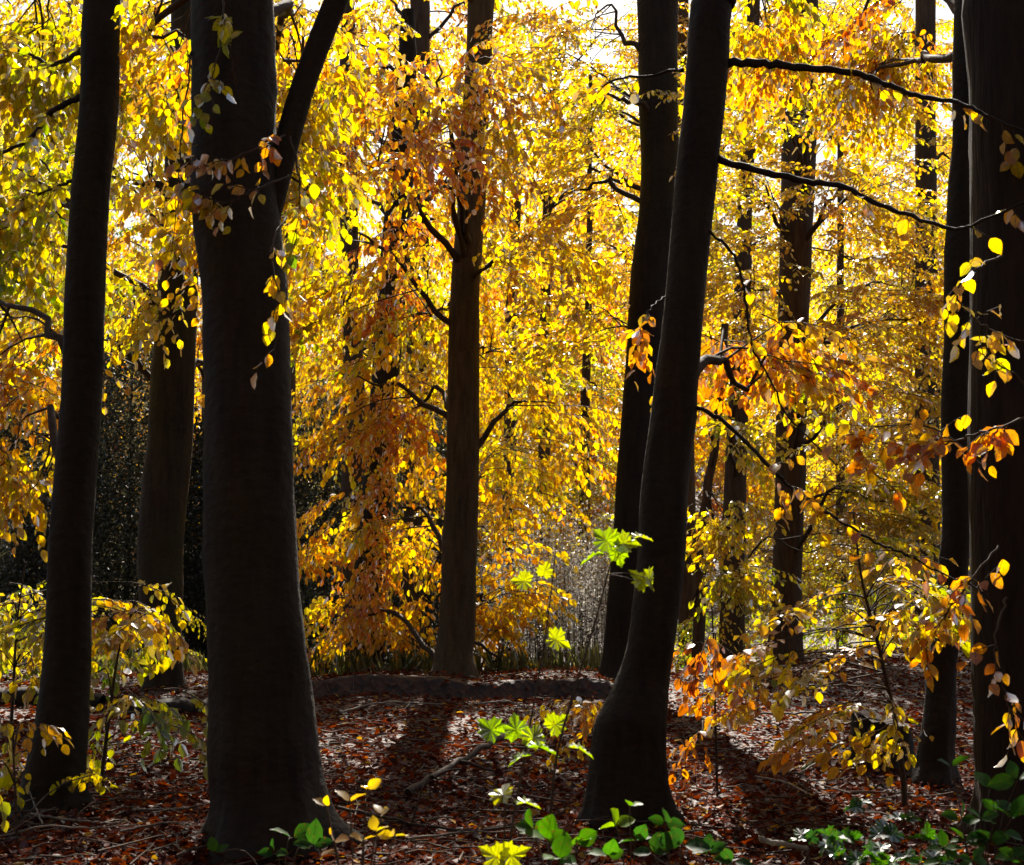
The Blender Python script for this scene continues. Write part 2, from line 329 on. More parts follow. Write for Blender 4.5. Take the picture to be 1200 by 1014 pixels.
def ppath(p, n=None):                                # photo-measured branch [(px,py,Y)...]
    P = np.array([at(*a) for a in p]); return smooth_path(P, n or 4*len(p))
def near_twigs(buf, P, n, leaf=.085, tint=.5, tsd=.1, tl=.22, hang=.45, t0=.2, kind='near', nl=5, twmat=1):
    """short leafy twigs along a branch path"""
    P = np.asarray(P)
    for k in range(n):
        t = rng.uniform(t0, 1)*(len(P)-1); i = min(int(t), len(P)-2); p = P[i]+(P[i+1]-P[i])*(t-i); d = nrmz(P[i+1]-P[i])
        dd = nrmz(d*.7 + rng.normal(0, .55, 3) + np.array([0, 0, -.25*hang])); l = tl*rng.uniform(.5, 1.3)
        tw = [p]
        for j in range(4): tw.append(tw[-1]+dd*l/4); dd = nrmz(dd+rng.normal(0, .15, 3)-np.array([0, 0, .1]))
        tw = np.array(tw); tube(buf, tw, np.linspace(.003, .0013, 5), 4, twmat)
        m = max(2, int(nl*rng.uniform(.6, 1.3))); s = np.linspace(.25, 1, m)*4; ii = np.minimum(s.astype(int), 3); ff = (s-ii)[:, None]
        base = tw[ii]*(1-ff)+tw[ii+1]*ff; dr = nrmz(tw[ii+1]-tw[ii]); sg = np.where(np.arange(m) % 2 == 0, 1, -1)[:, None]
        side = nrmz(np.cross(dr, np.array([0, 0, 1.]))+1e-6); h = np.clip(hang+rng.normal(0, .25, m), 0, 1)[:, None]
        ld = nrmz((dr*.7+side*sg*.8)*(1-.8*h)+np.array([0, 0, -1.])*h+rng.normal(0, .2, (m, 3)))
        a = rng.uniform(0, 6.28, m); nn = nrmz(np.array([0, 0, 1.])*(1-h)+np.stack([np.cos(a), np.sin(a), .2+0*a], 1)*h*1.3+rng.normal(0, .3, (m, 3)))
        leaves(buf, base, ld, nn, leaf*rng.uniform(.7, 1.2, m), tint+rng.normal(0, tsd, m), kind, 0)
def crown_mesh(tp, blobs, seed, leafmats=(M_LEAF, M_TWIG), kind='far', limbs=True, layer=0., slope=.18):
    """tp: (trunk path, radii). blobs: (px,py,rx,ry,Y,dY,n,tint,tsd,hang,scale)"""
    P, r = tp; b = Buf(); bl = Buf()
    for B in blobs:
        px, py, rx, ry, Y, dY, n, tint, tsd, hang, scl = B
        if kind == 'far': n = max(4, int(n*DENS*(1.5 if layer else 1.08))); dY = dY*.75
        c = at(px, py, Y); ax = np.array([rx*mpp(Y), dY, ry*mpp(Y)])
        u = nrmz(rng.normal(0, 1, (n, 3)))*rng.random((n, 1))**(1/2.6); p = c+u*ax
        i = int(np.argmin(np.abs(P[:, 2]-(c[2]-.35*np.hypot(c[0]-P[:, 0], c[1]-P[:, 1])))))
        if layer:
            rd = np.hypot(p[:, 0]-P[i, 0], p[:, 1]-P[i, 1])
            q = p[:, 2]+slope*rd; p[:, 2] = np.round(q/layer)*layer-slope*rd+rng.normal(0, layer*.13, n)
        gzv = ground(p[:, 0], p[:, 1]); p[:, 2] = np.maximum(p[:, 2], gzv+.25+.3*rng.random(n))
        yaw = np.arctan2(p[:, 1]-P[i, 1], p[:, 0]-P[i, 0])+rng.normal(0, .6, n)
        tn = tint+rng.normal(0, tsd, n)+tsd*.8*np.sin(p[:, 0]*2.1+seed)*np.sin(p[:, 2]*2.4)
        put_sprays(b, p, yaw, tn, kind, .12 if layer and kind == 'far' else hang, scale=scl, **(dict(leaf=.096, L=.85) if layer and kind == 'far' else dict(leaf=.112, L=.9) if kind == 'far' else {}))
        if limbs:
            st = P[i]; rr = min(r[i]*.35, .05)*1.0
            nb = 1+int(ax[0] > 1)+int(ax[2] > 1.2)
            for k in range(nb):
                e = c+ax*nrmz(rng.normal(0, 1, 3))*.75; m = (st+e)/2+np.array([0, 0, .25*np.linalg.norm(e-st)*rng.uniform(.2, 1)])
                path = smooth_path(np.array([st, st*.5+m*.5+rng.normal(0, .05, 3), m, m*.45+e*.55+rng.normal(0, .12, 3), e]), 16)
                path[1:-1] += rng.normal(0, .02, (14, 3)); tube(bl, path, np.linspace(max(rr, .016), .005, 16), 5)
                for k2 in range(min(10, 2+n//8)):
                    a = path[rng.integers(5, 15)]; pe = p[rng.integers(0, n)]
                    if np.linalg.norm(pe-a) < 2.2:
                        tube(bl, smooth_path(np.array([a, (a+pe)/2+np.array([0, 0, .08])+rng.normal(0, .05, 3), pe]), 6), np.linspace(.011, .003, 6), 4)
    return b, bl
def tree(name, label, pts, Y, blobs=(), group='beech trees of the wood', seed=1, bark=M_BARK, top=9.5, flare=.3, flute=0., layer=0., kind='far', crown_mats=None, cat='tree', limbs=True, hook=None, sides=28):
    tb, P, r = trunk_mesh(pts, Y, top, flare, seed=seed, flute=flute, sides=sides)
    base = np.array([P[-1][0], P[-1][1], gz(P[-1][0], P[-1][1])])
    t = thing(name, label, cat, base, group)
    if blobs:
        cb, lb = crown_mesh((P, r), blobs, seed, kind=kind, layer=layer, limbs=limbs)
        cb.build('crown', crown_mats or [M_LEAF, M_TWIG], t, base)
        if lb.nv: V_, T_, U_, F4_, F3_, *_r = lb.arrays(); tb.add(V_, q=F4_, mat=1, smooth=True)
    tb.build('trunk', [bark, M_TWIG], t, base)
    if hook: hook(t, base, P, r)
    return t, P, r
def limb(t, base, pth, r0, r1, mat=M_BARK, name='branch', sides=8):
    b_ = Buf(); P = ppath(pth, 6*len(pth)); P[1:-1] += rng.normal(0, .004, (len(P)-2, 3)); tube(b_, P, np.linspace(r0, r1, len(P))*(1+.1*np.sin(np.arange(len(P))*1.7)), sides)
    return P, b_, mat
def spray(t, base, buf, L):
    V_, T_, U_, F4_, F3_, *_r = L[1].arrays(); buf.add(V_, q=F4_, mat=2, smooth=True)
    return buf.build('leafy_branch', [M_NEAR, M_TWIG, L[2]], t, base)
# ------------------------------------------------------------------ the dark foreground trunks
def hk1(t, base, P, r):
    for pth, r0 in (([(97, 113, 7.8), (62, 130, 7.8), (40, 158, 7.9), (20, 172, 8), (-15, 186, 8.1), (-60, 200, 8.2)], .02),
                    ([(98, 58, 7.8), (62, 76, 8), (30, 62, 8.1), (-30, 52, 8.3)], .016),
                    ([(84, 212, 7.8), (60, 222, 8), (20, 236, 8.2)], .010)):
        L_ = limb(t, base, pth, r0, .005); b_ = Buf(); near_twigs(b_, L_[0], 16, tint=.3, tsd=.12, leaf=.08); spray(t, base, b_, L_)
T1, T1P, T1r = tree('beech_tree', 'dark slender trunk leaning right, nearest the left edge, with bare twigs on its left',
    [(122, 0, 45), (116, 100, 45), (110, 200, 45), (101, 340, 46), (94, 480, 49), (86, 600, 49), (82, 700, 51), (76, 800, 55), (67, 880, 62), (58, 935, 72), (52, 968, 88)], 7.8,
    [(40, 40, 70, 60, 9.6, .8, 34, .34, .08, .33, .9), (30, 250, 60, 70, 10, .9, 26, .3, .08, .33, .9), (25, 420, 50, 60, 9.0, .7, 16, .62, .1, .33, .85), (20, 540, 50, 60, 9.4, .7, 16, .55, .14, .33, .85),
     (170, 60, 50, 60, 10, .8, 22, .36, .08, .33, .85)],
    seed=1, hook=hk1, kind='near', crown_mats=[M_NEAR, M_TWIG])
T2, T2P, T2r = tree('beech_tree', 'brown trunk standing just behind the thickest trunk, on its left',
    [(222, -20, 40), (216, 150, 42), (210, 300, 46), (204, 420, 50), (196, 540, 53), (189, 640, 54), (188, 700, 50), (191, 760, 43), (194, 808, 46)], 15.6,
    [(40, 150, 90, 110, 15, 1.6, 60, .32, .07, .36, 1), (40, 320, 80, 80, 15.5, 1.4, 60, .30, .07, .38, 1), (165, 200, 50, 120, 14.6, 1.2, 46, .36, .08, .36, 1),
     (170, 350, 45, 50, 15, 1, 22, .33, .08, .38, 1), (255, 420, 30, 60, 17.5, 1, 8, .5, .1, .33, .8), (130, 60, 70, 60, 14, 1.5, 20, .34, .08, .33, 1), (100, 420, 60, 50, 15, 1, 16, .6, .1, .33, 1), (60, -130, 130, 60, 15, 1.8, 50, .4, .1, .3, 1.1), (200, -220, 120, 60, 15.5, 1.8, 50, .4, .1, .3, 1.1)],  # last two clumps sit above the view, added to shade the floor
    seed=2, bark=M_BARKM)
def hk3(t, base, P, r):
    b_ = Buf(); F = ppath([(296, 330, 7.0), (312, 262, 7.0), (328, 200, 7.0), (345, 135, 7.0), (362, 82, 7.0), (384, 25, 7.0), (408, -35, 7.0), (450, -150, 7.0)], 40)
    tube(b_, F, np.linspace(.066, .058, 40), 16); b_.build('fork_stem', M_BARK, t, base)
    for pth, n, tn in (([(262, -30, 6.7), (260, 30, 6.55), (250, 90, 6.5), (232, 135, 6.5)], 9, .28), ([(276, 100, 6.75), (270, 60, 6.6), (262, 20, 6.5)], 4, .3),
                   ([(334, 158, 6.8), (306, 172, 6.6), (270, 186, 6.5), (226, 200, 6.5)], 12, .62), ([(338, 205, 6.8), (300, 222, 6.55), (262, 238, 6.5), (236, 226, 6.5)], 13, .5),
                   ([(335, 255, 6.8), (318, 290, 6.55), (326, 350, 6.5), (322, 420, 6.5)], 8, .5), ([(222, 196, 6.9), (214, 225, 6.8), (190, 235, 6.8)], 6, .5),
                   ([(225, 60, 6.9), (215, 140, 6.8), (208, 220, 6.8), (200, 300, 6.8)], 10, .4), ([(340, 160, 6.9), (352, 220, 6.8), (345, 290, 6.8)], 7, .3)):
        L_ = limb(t, base, pth, .006, .002, M_TWIG, 'twig', 5); b2 = Buf(); near_twigs(b2, L_[0], n, tint=tn, tsd=.12, tl=.12, leaf=.07, hang=.55, nl=4); spray(t, base, b2, L_)
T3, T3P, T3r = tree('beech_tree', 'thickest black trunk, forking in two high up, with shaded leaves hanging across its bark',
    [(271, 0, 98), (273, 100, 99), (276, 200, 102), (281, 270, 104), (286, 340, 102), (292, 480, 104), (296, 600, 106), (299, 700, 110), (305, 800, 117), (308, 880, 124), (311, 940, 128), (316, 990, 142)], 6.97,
    [(365, 60, 50, 70, 9, .7, 26, .45, .1, .33, .8), (270, 235, 45, 55, 12, .8, 22, .4, .1, .4, 1), (350, 190, 25, 60, 8.6, .5, 10, .42, .12, .33, .8), (205, 30, 30, 60, 8, .5, 10, .4, .1, .33, .8)],  # second clump hides behind the trunk, added to shade the young beech
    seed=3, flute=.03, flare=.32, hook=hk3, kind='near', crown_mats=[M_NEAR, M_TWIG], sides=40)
T4, T4P, T4r = tree('beech_tree', 'straight olive-brown trunk standing alone amid the golden curtain of leaves',
    [(565, -20, 32), (562, 60, 32), (556, 150, 33), (553, 240, 34), (545, 340, 35), (543, 480, 38), (540, 600, 40), (537, 690, 41), (534, 750, 43), (532, 775, 47), (531, 791, 60)], 17.7,
    [(440, 150, 120, 100, 15, 1.5, 110, .54, .13, .36, 1), (400, 330, 60, 90, 17.2, 1.0, 50, .42, .1, .38, 1), (500, 330, 70, 80, 18.2, 1.2, 52, .46, .1, .38, 1), (420, 460, 60, 70, 18.3, .9, 50, .47, .1, .4, 1),
     (490, 480, 60, 80, 18.9, 1, 44, .48, .1, .38, 1), (445, 620, 75, 70, 19.3, .9, 54, .5, .1, .38, 1), (430, 715, 60, 50, 19.4, .8, 40, .54, .1, .38, 1), (495, 660, 40, 90, 19.6, 1, 40, .53, .1, .38, 1),
     (590, 420, 50, 70, 18.5, 1.1, 42, .44, .1, .33, 1), (595, 560, 55, 70, 18.9, 1, 50, .45, .1, .33, 1), (595, 690, 40, 60, 19.4, .8, 34, .53, .08, .33, 1), (570, 740, 40, 45, 19.6, .8, 30, .58, .08, .33, 1),
     (300, -130, 110, 60, 16.6, 1.8, 46, .5, .1, .3, 1.1), (560, -120, 120, 70, 17.5, 2, 60, .5, .1, .3, 1.1), (610, -240, 60, 50, 17.5, 1.5, 20, .5, .1, .3, 1.1), (430, -230, 120, 60, 17, 2, 50, .5, .1, .3, 1.1), (640, 500, 40, 40, 18, 1, 16, .5, .08, .4, 1), (620, 300, 70, 60, 17.5, 1.5, 50, .46, .09, .33, 1), (545, 110, 70, 90, 14.8, 1.2, 60, .56, .12, .33, 1), (560, 200, 35, 40, 16, .6, 18, .6, .1, .36, .9)],  # first four here are above the view, added to dapple the floor
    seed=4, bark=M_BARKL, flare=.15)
T5, T5P, T5r = tree('beech_tree', 'dark trunk half hidden behind the leaning twin trunk, on its left',
    [(770, -20, 52), (771, 0, 50), (773, 150, 46), (773, 235, 46), (764, 320, 50), (757, 400, 46), (747, 500, 42), (738, 640, 42), (733, 700, 40), (726, 770, 38), (723, 795, 46)], 17.0,
    [(690, 120, 70, 60, 17, 1.5, 50, .4, .07, .45, 1), (650, 60, 60, 40, 17.5, 1.4, 26, .5, .1, .45, 1), (700, 230, 60, 60, 17.5, 1.4, 36, .44, .08, .45, 1), (690, 380, 60, 45, 17.6, 1.1, 30, .42, .08, .35, 1), (815, 130, 40, 80, 17, 1.3, 30, .4, .08, .45, 1), (960, -130, 90, 60, 17, 1.8, 46, .5, .1, .3, 1.1), (1150, -150, 130, 70, 16.5, 1.8, 56, .5, .1, .3, 1.1)],  # last two are out of view overhead, added for shade on the floor
    seed=5, layer=.42)
def hk6(t, base, P, r):
    for pth, r0, n, tn in (([(850, 74, 7.65), (900, 75, 7.55), (945, 80, 7.5), (1000, 86, 7.4), (1040, 100, 7.3), (1080, 113, 7.2), (1130, 122, 7.0), (1165, 140, 6.9), (1210, 158, 6.8), (1260, 170, 6.8)], .026, 9, .5),
                    ([(838, 185, 7.65), (890, 200, 7.5), (940, 212, 7.4), (985, 218, 7.3), (1020, 236, 7.2), (1060, 250, 7.1), (1115, 268, 6.9), (1150, 260, 6.8), (1200, 238, 6.7), (1240, 225, 6.7)], .021, 6, .5),
                    ([(808, 474, 7.65), (845, 492, 7.5), (880, 525, 7.4), (915, 560, 7.3), (950, 590, 7.2), (975, 605, 7.1), (1020, 632, 7.0), (1060, 650, 6.9), (1100, 670, 6.8), (1145, 690, 6.7)], .013, 18, .62),
                    ([(825, 265, 7.6), (860, 300, 7.6), (872, 340, 7.6), (880, 400, 7.6), (905, 450, 7.5), (925, 490, 7.5), (980, 545, 7.4)], .009, 6, .55),
                    ([(800, 82, 7.65), (785, 84, 7.8), (720, 95, 8), (690, 110, 8.2)], .012, 4, .45),
                    ([(780, 348, 7.65), (762, 362, 7.5), (750, 385, 7.45), (745, 420, 7.45)], .006, 9, .66)):
        L_ = limb(t, base, pth, r0, .004); b_ = Buf(); near_twigs(b_, L_[0], n, tint=tn, tsd=.12, leaf=.082, t0=.25, tl=.16, nl=4, hang=.5); spray(t, base, b_, L_)
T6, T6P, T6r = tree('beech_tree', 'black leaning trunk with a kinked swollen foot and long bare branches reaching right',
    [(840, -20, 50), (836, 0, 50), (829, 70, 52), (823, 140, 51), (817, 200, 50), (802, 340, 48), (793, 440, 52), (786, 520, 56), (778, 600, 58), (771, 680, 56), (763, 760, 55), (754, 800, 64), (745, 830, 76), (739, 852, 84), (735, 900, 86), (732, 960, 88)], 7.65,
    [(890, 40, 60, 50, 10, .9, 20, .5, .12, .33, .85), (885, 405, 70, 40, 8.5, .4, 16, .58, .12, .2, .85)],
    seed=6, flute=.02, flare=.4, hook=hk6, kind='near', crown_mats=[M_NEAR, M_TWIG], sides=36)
T7, T7P, T7r = tree('beech_tree', 'dark trunk farther back, standing clear between the leaning trunk and the rough one',
    [(940, -20, 38), (939, 60, 39), (936, 200, 41), (931, 340, 37), (928, 450, 36), (925, 600, 35), (922, 680, 35), (919, 748, 42)], 24,
    [(870, 250, 60, 60, 23, 1.6, 56, .42, .08, .3, 1.1), (1010, 240, 80, 60, 22.5, 1.6, 70, .48, .08, .3, 1.1), (1030, 360, 80, 60, 22.5, 1.6, 80, .44, .08, .3, 1.1), (870, 350, 50, 60, 23, 1.5, 40, .42, .08, .3, 1.1),
     (1020, 480, 80, 60, 22, 1.5, 70, .46, .08, .3, 1.1), (1040, 590, 70, 60, 22, 1.5, 70, .4, .08, .3, 1.1), (1000, 560, 50, 40, 22.5, 1.2, 20, .35, .06, .35, 1.1), (1000, 120, 80, 60, 21, 1.6, 56, .46, .1, .4, 1.1),
     (910, 60, 60, 50, 20.5, 1.5, 40, .48, .1, .4, 1.1), (1085, 340, 35, 130, 23, .8, 40, .44, .08, .3, 1.1), (965, 420, 40, 70, 21.5, 1, 36, .5, .1, .35, 1), (880, 160, 60, 60, 21, 1.4, 40, .4, .1, .4, 1.1)],
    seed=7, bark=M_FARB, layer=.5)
T8, T8P, T8r = tree('beech_tree', 'slim dark trunk pressed close behind the rough right-hand trunk, on its left',
    [(1140, -20, 40), (1136, 100, 38), (1132, 200, 36), (1124, 340, 34), (1122, 450, 34), (1120, 600, 34), (1116, 680, 34), (1104, 780, 33), (1098, 850, 38), (1095, 895, 43), (1092, 918, 56)], 9.15,
    [(1050, 60, 80, 60, 11, 1, 26, .47, .13, .45, .85), (1000, 30, 60, 40, 11.5, .9, 16, .52, .1, .45, .85)], seed=8, kind='near', crown_mats=[M_NEAR, M_TWIG])
def hk9(t, base, P, r):
    for pth, r0, n, tn in (([(1175, 300, 6.8), (1140, 318, 6.6), (1120, 345, 6.55), (1145, 375, 6.5), (1180, 395, 6.45), (1215, 400, 6.4)], .007, 14, .42),
                    ([(1215, 470, 6.5), (1190, 440, 6.45), (1160, 422, 6.45), (1150, 415, 6.45)], .006, 5, .45),
                    ([(1230, 480, 6.6), (1180, 498, 6.5), (1140, 510, 6.6), (1105, 522, 6.7), (1070, 530, 6.9), (1010, 510, 7.1)], .008, 30, .72),
                    ([(1150, 545, 6.9), (1090, 500, 7.0), (1020, 505, 7.1), (1012, 540, 7.1), (1050, 575, 7.1)], .005, 13, .6),
                    ([(1170, 640, 6.8), (1130, 690, 6.7), (1100, 735, 6.8), (1080, 760, 7)], .006, 18, .6),
                    ([(1180, 700, 6.7), (1165, 760, 6.6), (1180, 820, 6.55), (1195, 860, 6.5)], .006, 9, .66)):
        L_ = limb(t, base, pth, r0, .002, M_TWIG); b_ = Buf(); near_twigs(b_, L_[0], n, tint=tn, tsd=.12, leaf=.08, tl=.14, nl=4, hang=.45); spray(t, base, b_, L_)
T9, T9P, T9r = tree('oak_tree', 'broad trunk with rough fissured bark, cut off by the right edge',
    [(1200, -20, 130), (1200, 150, 128), (1203, 300, 126), (1203, 600, 128), (1207, 800, 126), (1212, 900, 130), (1216, 980, 150)], 7.2, [(1180, -200, 160, 90, 9.6, 1, 70, .55, .1, .3, 1), (1330, 150, 110, 200, 9.4, .8, 60, .55, .1, .3, 1)], seed=9, kind='near', crown_mats=[M_NEAR, M_TWIG], bark=M_OAK, hook=hk9, group=None, sides=40)  # crown out of view, added to keep sun off the trunk's edge
# ------------------------------------------------------------------ trunks further back
tree('beech_tree', 'middle-distance trunk veiled from top to bottom by leaves tinted orange for its shade, left of the olive-brown trunk',
    [(474, 120, 28), (468, 220, 30), (462, 300, 32), (452, 450, 34), (440, 600, 36), (430, 750, 40), (428, 800, 44)], 20.3,
    [(458, 330, 22, 90, 18.6, .4, 26, .64, .08, .4, .9), (446, 520, 22, 90, 18.8, .4, 28, .67, .08, .4, .9), (434, 680, 22, 70, 19, .4, 22, .67, .08, .4, .9), (370, 230, 60, 60, 21.5, 1.3, 36, .4, .08, .36, 1), (450, 60, 90, 60, 20, 1.5, 60, .5, .1, .33, 1), (510, 240, 60, 70, 21, 1.5, 50, .44, .08, .33, 1), (360, 130, 50, 60, 20, 1.3, 30, .4, .1, .33, 1)], seed=21)  # orange tint of the front clumps paints in the trunk's shade
FAR = [
 ([(655, 60, 8), (640, 300, 12), (636, 700, 18)], 39, 'faint thin trunk high in the gap between the olive-brown trunk and the half hidden one',
   [(600, 80, 90, 60, 38, 2.5, 60, .42, .08, .3, 1.3), (690, 100, 80, 55, 38, 2.5, 60, .4, .08, .3, 1.3), (560, 190, 80, 60, 38, 2.5, 56, .44, .08, .3, 1.3), (740, 200, 60, 70, 38, 2.5, 50, .42, .08, .3, 1.3), (650, 310, 100, 45, 39, 2, 60, .46, .08, .3, 1.3), (730, 30, 80, 50, 37, 2, 50, .42, .08, .3, 1.3)]),
 ([(800, 0, 14), (803, 400, 18), (806, 700, 24)], 37, 'far trunk in the narrow slot beside the leaning trunk',
   [(800, 60, 70, 70, 37, 2.5, 60, .44, .08, .3, 1.3), (860, 30, 90, 60, 37, 2.5, 60, .46, .08, .3, 1.3), (830, 180, 80, 80, 37, 2.5, 70, .42, .08, .3, 1.3), (830, 320, 80, 70, 37, 2.5, 60, .42, .08, .3, 1.3), (1000, 40, 130, 60, 38, 2.5, 90, .46, .08, .3, 1.3), (1110, 120, 90, 90, 38, 2.5, 90, .45, .08, .3, 1.3)]),
 ([(330, -20, 18), (335, 400, 22), (335, 700, 28)], 38, 'far pale tree behind the fork of the thickest trunk',
   [(340, 60, 80, 80, 38, 2.5, 60, .42, .08, .35, 1.3), (380, 200, 70, 90, 38, 2.5, 60, .42, .08, .35, 1.3), (60, 50, 110, 70, 38, 2.5, 60, .36, .08, .35, 1.3), (200, 220, 100, 120, 38, 2.5, 90, .38, .08, .35, 1.3), (480, 50, 90, 70, 38, 2.5, 60, .44, .08, .35, 1.3), (510, 0, 110, 45, 37, 2, 60, .45, .09, .35, 1.3), (30, 0, 90, 40, 37, 2, 40, .38, .09, .35, 1.3), (180, 10, 90, 45, 37, 2, 46, .4, .09, .35, 1.3), (330, -5, 80, 40, 37, 2, 40, .42, .09, .35, 1.3), (640, 25, 60, 25, 36, 2, 16, .42, .09, .35, 1.3), (930, -5, 130, 40, 37, 2, 50, .45, .09, .35, 1.3)]),
 ([(492, -10, 24), (492, 60, 24), (490, 300, 26), (482, 700, 30)], 27, 'distant trunk showing only at the top, between the two fork stems and the olive-brown trunk',
   [(450, 120, 80, 70, 28, 2, 46, .42, .08, .45, 1.15), (560, 250, 60, 70, 28, 2, 40, .44, .08, .45, 1.15), (440, 20, 110, 50, 28, 2, 50, .45, .1, .45, 1.15), (560, 30, 60, 40, 27, 1.6, 26, .45, .1, .45, 1.15)]),
 ([(408, 100, 20), (409, 300, 22), (416, 480, 25), (413, 590, 28), (410, 720, 32)], 25, 'distant dark trunk showing through gaps in the orange leaves left of centre',
   [(470, 400, 80, 80, 26, 1.4, 56, .44, .08, .3, 1.1), (480, 560, 60, 70, 24.5, 1.2, 40, .46, .08, .3, 1.1), (590, 620, 50, 60, 25, 1.2, 30, .48, .08, .3, 1.1), (400, 180, 70, 60, 26, 1.6, 36, .46, .08, .45, 1.1), (370, 320, 50, 60, 26, 1.5, 40, .38, .08, .33, 1.1)]),
 ([(1085, -10, 24), (1085, 200, 25), (1086, 700, 32)], 28, 'distant trunk visible high up beside the top of the rough right-hand trunk',
   [(1040, 40, 130, 60, 29, 2, 60, .45, .08, .4, 1.15), (1060, 200, 90, 70, 29, 2, 60, .44, .08, .35, 1.15), (1060, 330, 90, 70, 29, 2, 64, .42, .08, .35, 1.15), (1070, 480, 80, 80, 28, 1.8, 60, .44, .08, .35, 1.15), (1010, 640, 100, 70, 27, 1.8, 70, .4, .08, .35, 1.1)]),
 ([(884, -20, 15), (880, 100, 16), (873, 240, 18), (868, 400, 22), (861, 590, 27), (856, 745, 32)], 26, 'distant leaning trunk just left of the clear far trunk',
   [(850, 80, 60, 60, 27, 1.6, 40, .42, .08, .35, 1.1), (860, 320, 60, 60, 27.5, 1.6, 46, .4, .08, .35, 1.1), (865, 430, 45, 40, 21.5, 1, 20, .36, .06, .35, 1.05)]),
 ([(850, 380, 9), (838, 520, 10), (826, 600, 12), (815, 740, 15)], 21, 'thin leaning pole of a trunk right beside the kinked black trunk, with lime-yellow boughs',
   [(852, 500, 34, 26, 19.6, .4, 18, .36, .06, .3, 1), (845, 595, 36, 30, 19.3, .35, 26, .34, .05, .3, 1), (842, 675, 38, 28, 19, .35, 24, .34, .05, .3, 1), (995, 640, 45, 36, 19.2, .4, 18, .36, .06, .3, 1)]),
 ([(604, 250, 13), (600, 340, 14), (596, 700, 17)], 40, 'far thin trunk on the orange hillside in the central gap',
   [(650, 340, 90, 50, 44, 3, 60, .74, .06, .3, 1.5), (560, 300, 80, 60, 42, 3, 50, .6, .08, .3, 1.4)]),
 ([(690, 330, 8), (686, 500, 12), (684, 720, 16)], 33, 'olive-gold tree filling the hollow between the two centre trunks',
   [(670, 440, 90, 60, 33, 2, 90, .33, .07, .25, 1.2), (680, 540, 90, 60, 32.5, 2, 90, .34, .08, .25, 1.2), (670, 630, 70, 50, 32, 2, 56, .36, .1, .25, 1.2)]),
 ([(760, 200, 14), (758, 600, 20), (756, 720, 22)], 31, 'lemon-leaved tree far behind the leaning trunk',
   [(690, 300, 70, 40, 31, 2, 50, .44, .08, .35, 1.2), (810, 250, 70, 100, 31, 2, 80, .4, .08, .35, 1.2), (730, 140, 90, 60, 31, 2, 56, .42, .08, .4, 1.2), (640, 70, 70, 35, 30, 2, 36, .42, .08, .4, 1.2), (600, 170, 60, 60, 31, 2, 36, .45, .08, .4, 1.2), (720, 640, 40, 60, 29, 1.5, 30, .32, .06, .35, 1.1)]),
 ([(250, -20, 22), (250, 400, 26), (250, 700, 30)], 32, 'yellow-leaved tree glimpsed between the left-hand trunks',
   [(160, 110, 100, 110, 32, 2, 76, .36, .08, .45, 1.2), (60, 250, 100, 90, 31, 2, 70, .33, .08, .33, 1.2), (160, 300, 70, 60, 31, 2, 44, .34, .08, .33, 1.2), (350, 250, 60, 90, 32, 2, 40, .4, .08, .33, 1.2)]),
 ([(-40, -20, 26), (-40, 700, 32)], 24, 'tree beyond the left edge whose lime-yellow boughs hang behind the slender trunk',
   [(20, 330, 80, 60, 22, 1.5, 60, .28, .07, .36, 1.1), (30, 180, 80, 80, 22, 1.5, 50, .33, .07, .36, 1.1), (20, 70, 70, 60, 22, 1.4, 30, .38, .07, .33, 1.1), (10, 720, 60, 50, 18, 1.2, 36, .27, .08, .45, 1)]),
 ([(985, 100, 7), (985, 500, 10), (985, 720, 13)], 36, 'pale gold tree far behind the clear far trunk',
   [(970, 300, 120, 80, 36, 2.5, 120, .42, .08, .3, 1.3), (980, 480, 120, 90, 36, 2.5, 120, .4, .08, .3, 1.3), (950, 160, 130, 70, 36, 2.5, 90, .44, .08, .35, 1.3), (980, 640, 110, 60, 33, 2, 60, .34, .08, .3, 1.3)]),
]
TOPS = {21: 4.7}
for i, (pts, Y, lab, bl) in enumerate(FAR):
    tree('beech_tree', lab, pts, Y, bl, seed=30+i, bark=M_FARB, top=TOPS.get(Y, 13), flare=.2, layer=.55 if i in (0, 1, 5, 6, 9, 10, 13) else 0, sides=14)
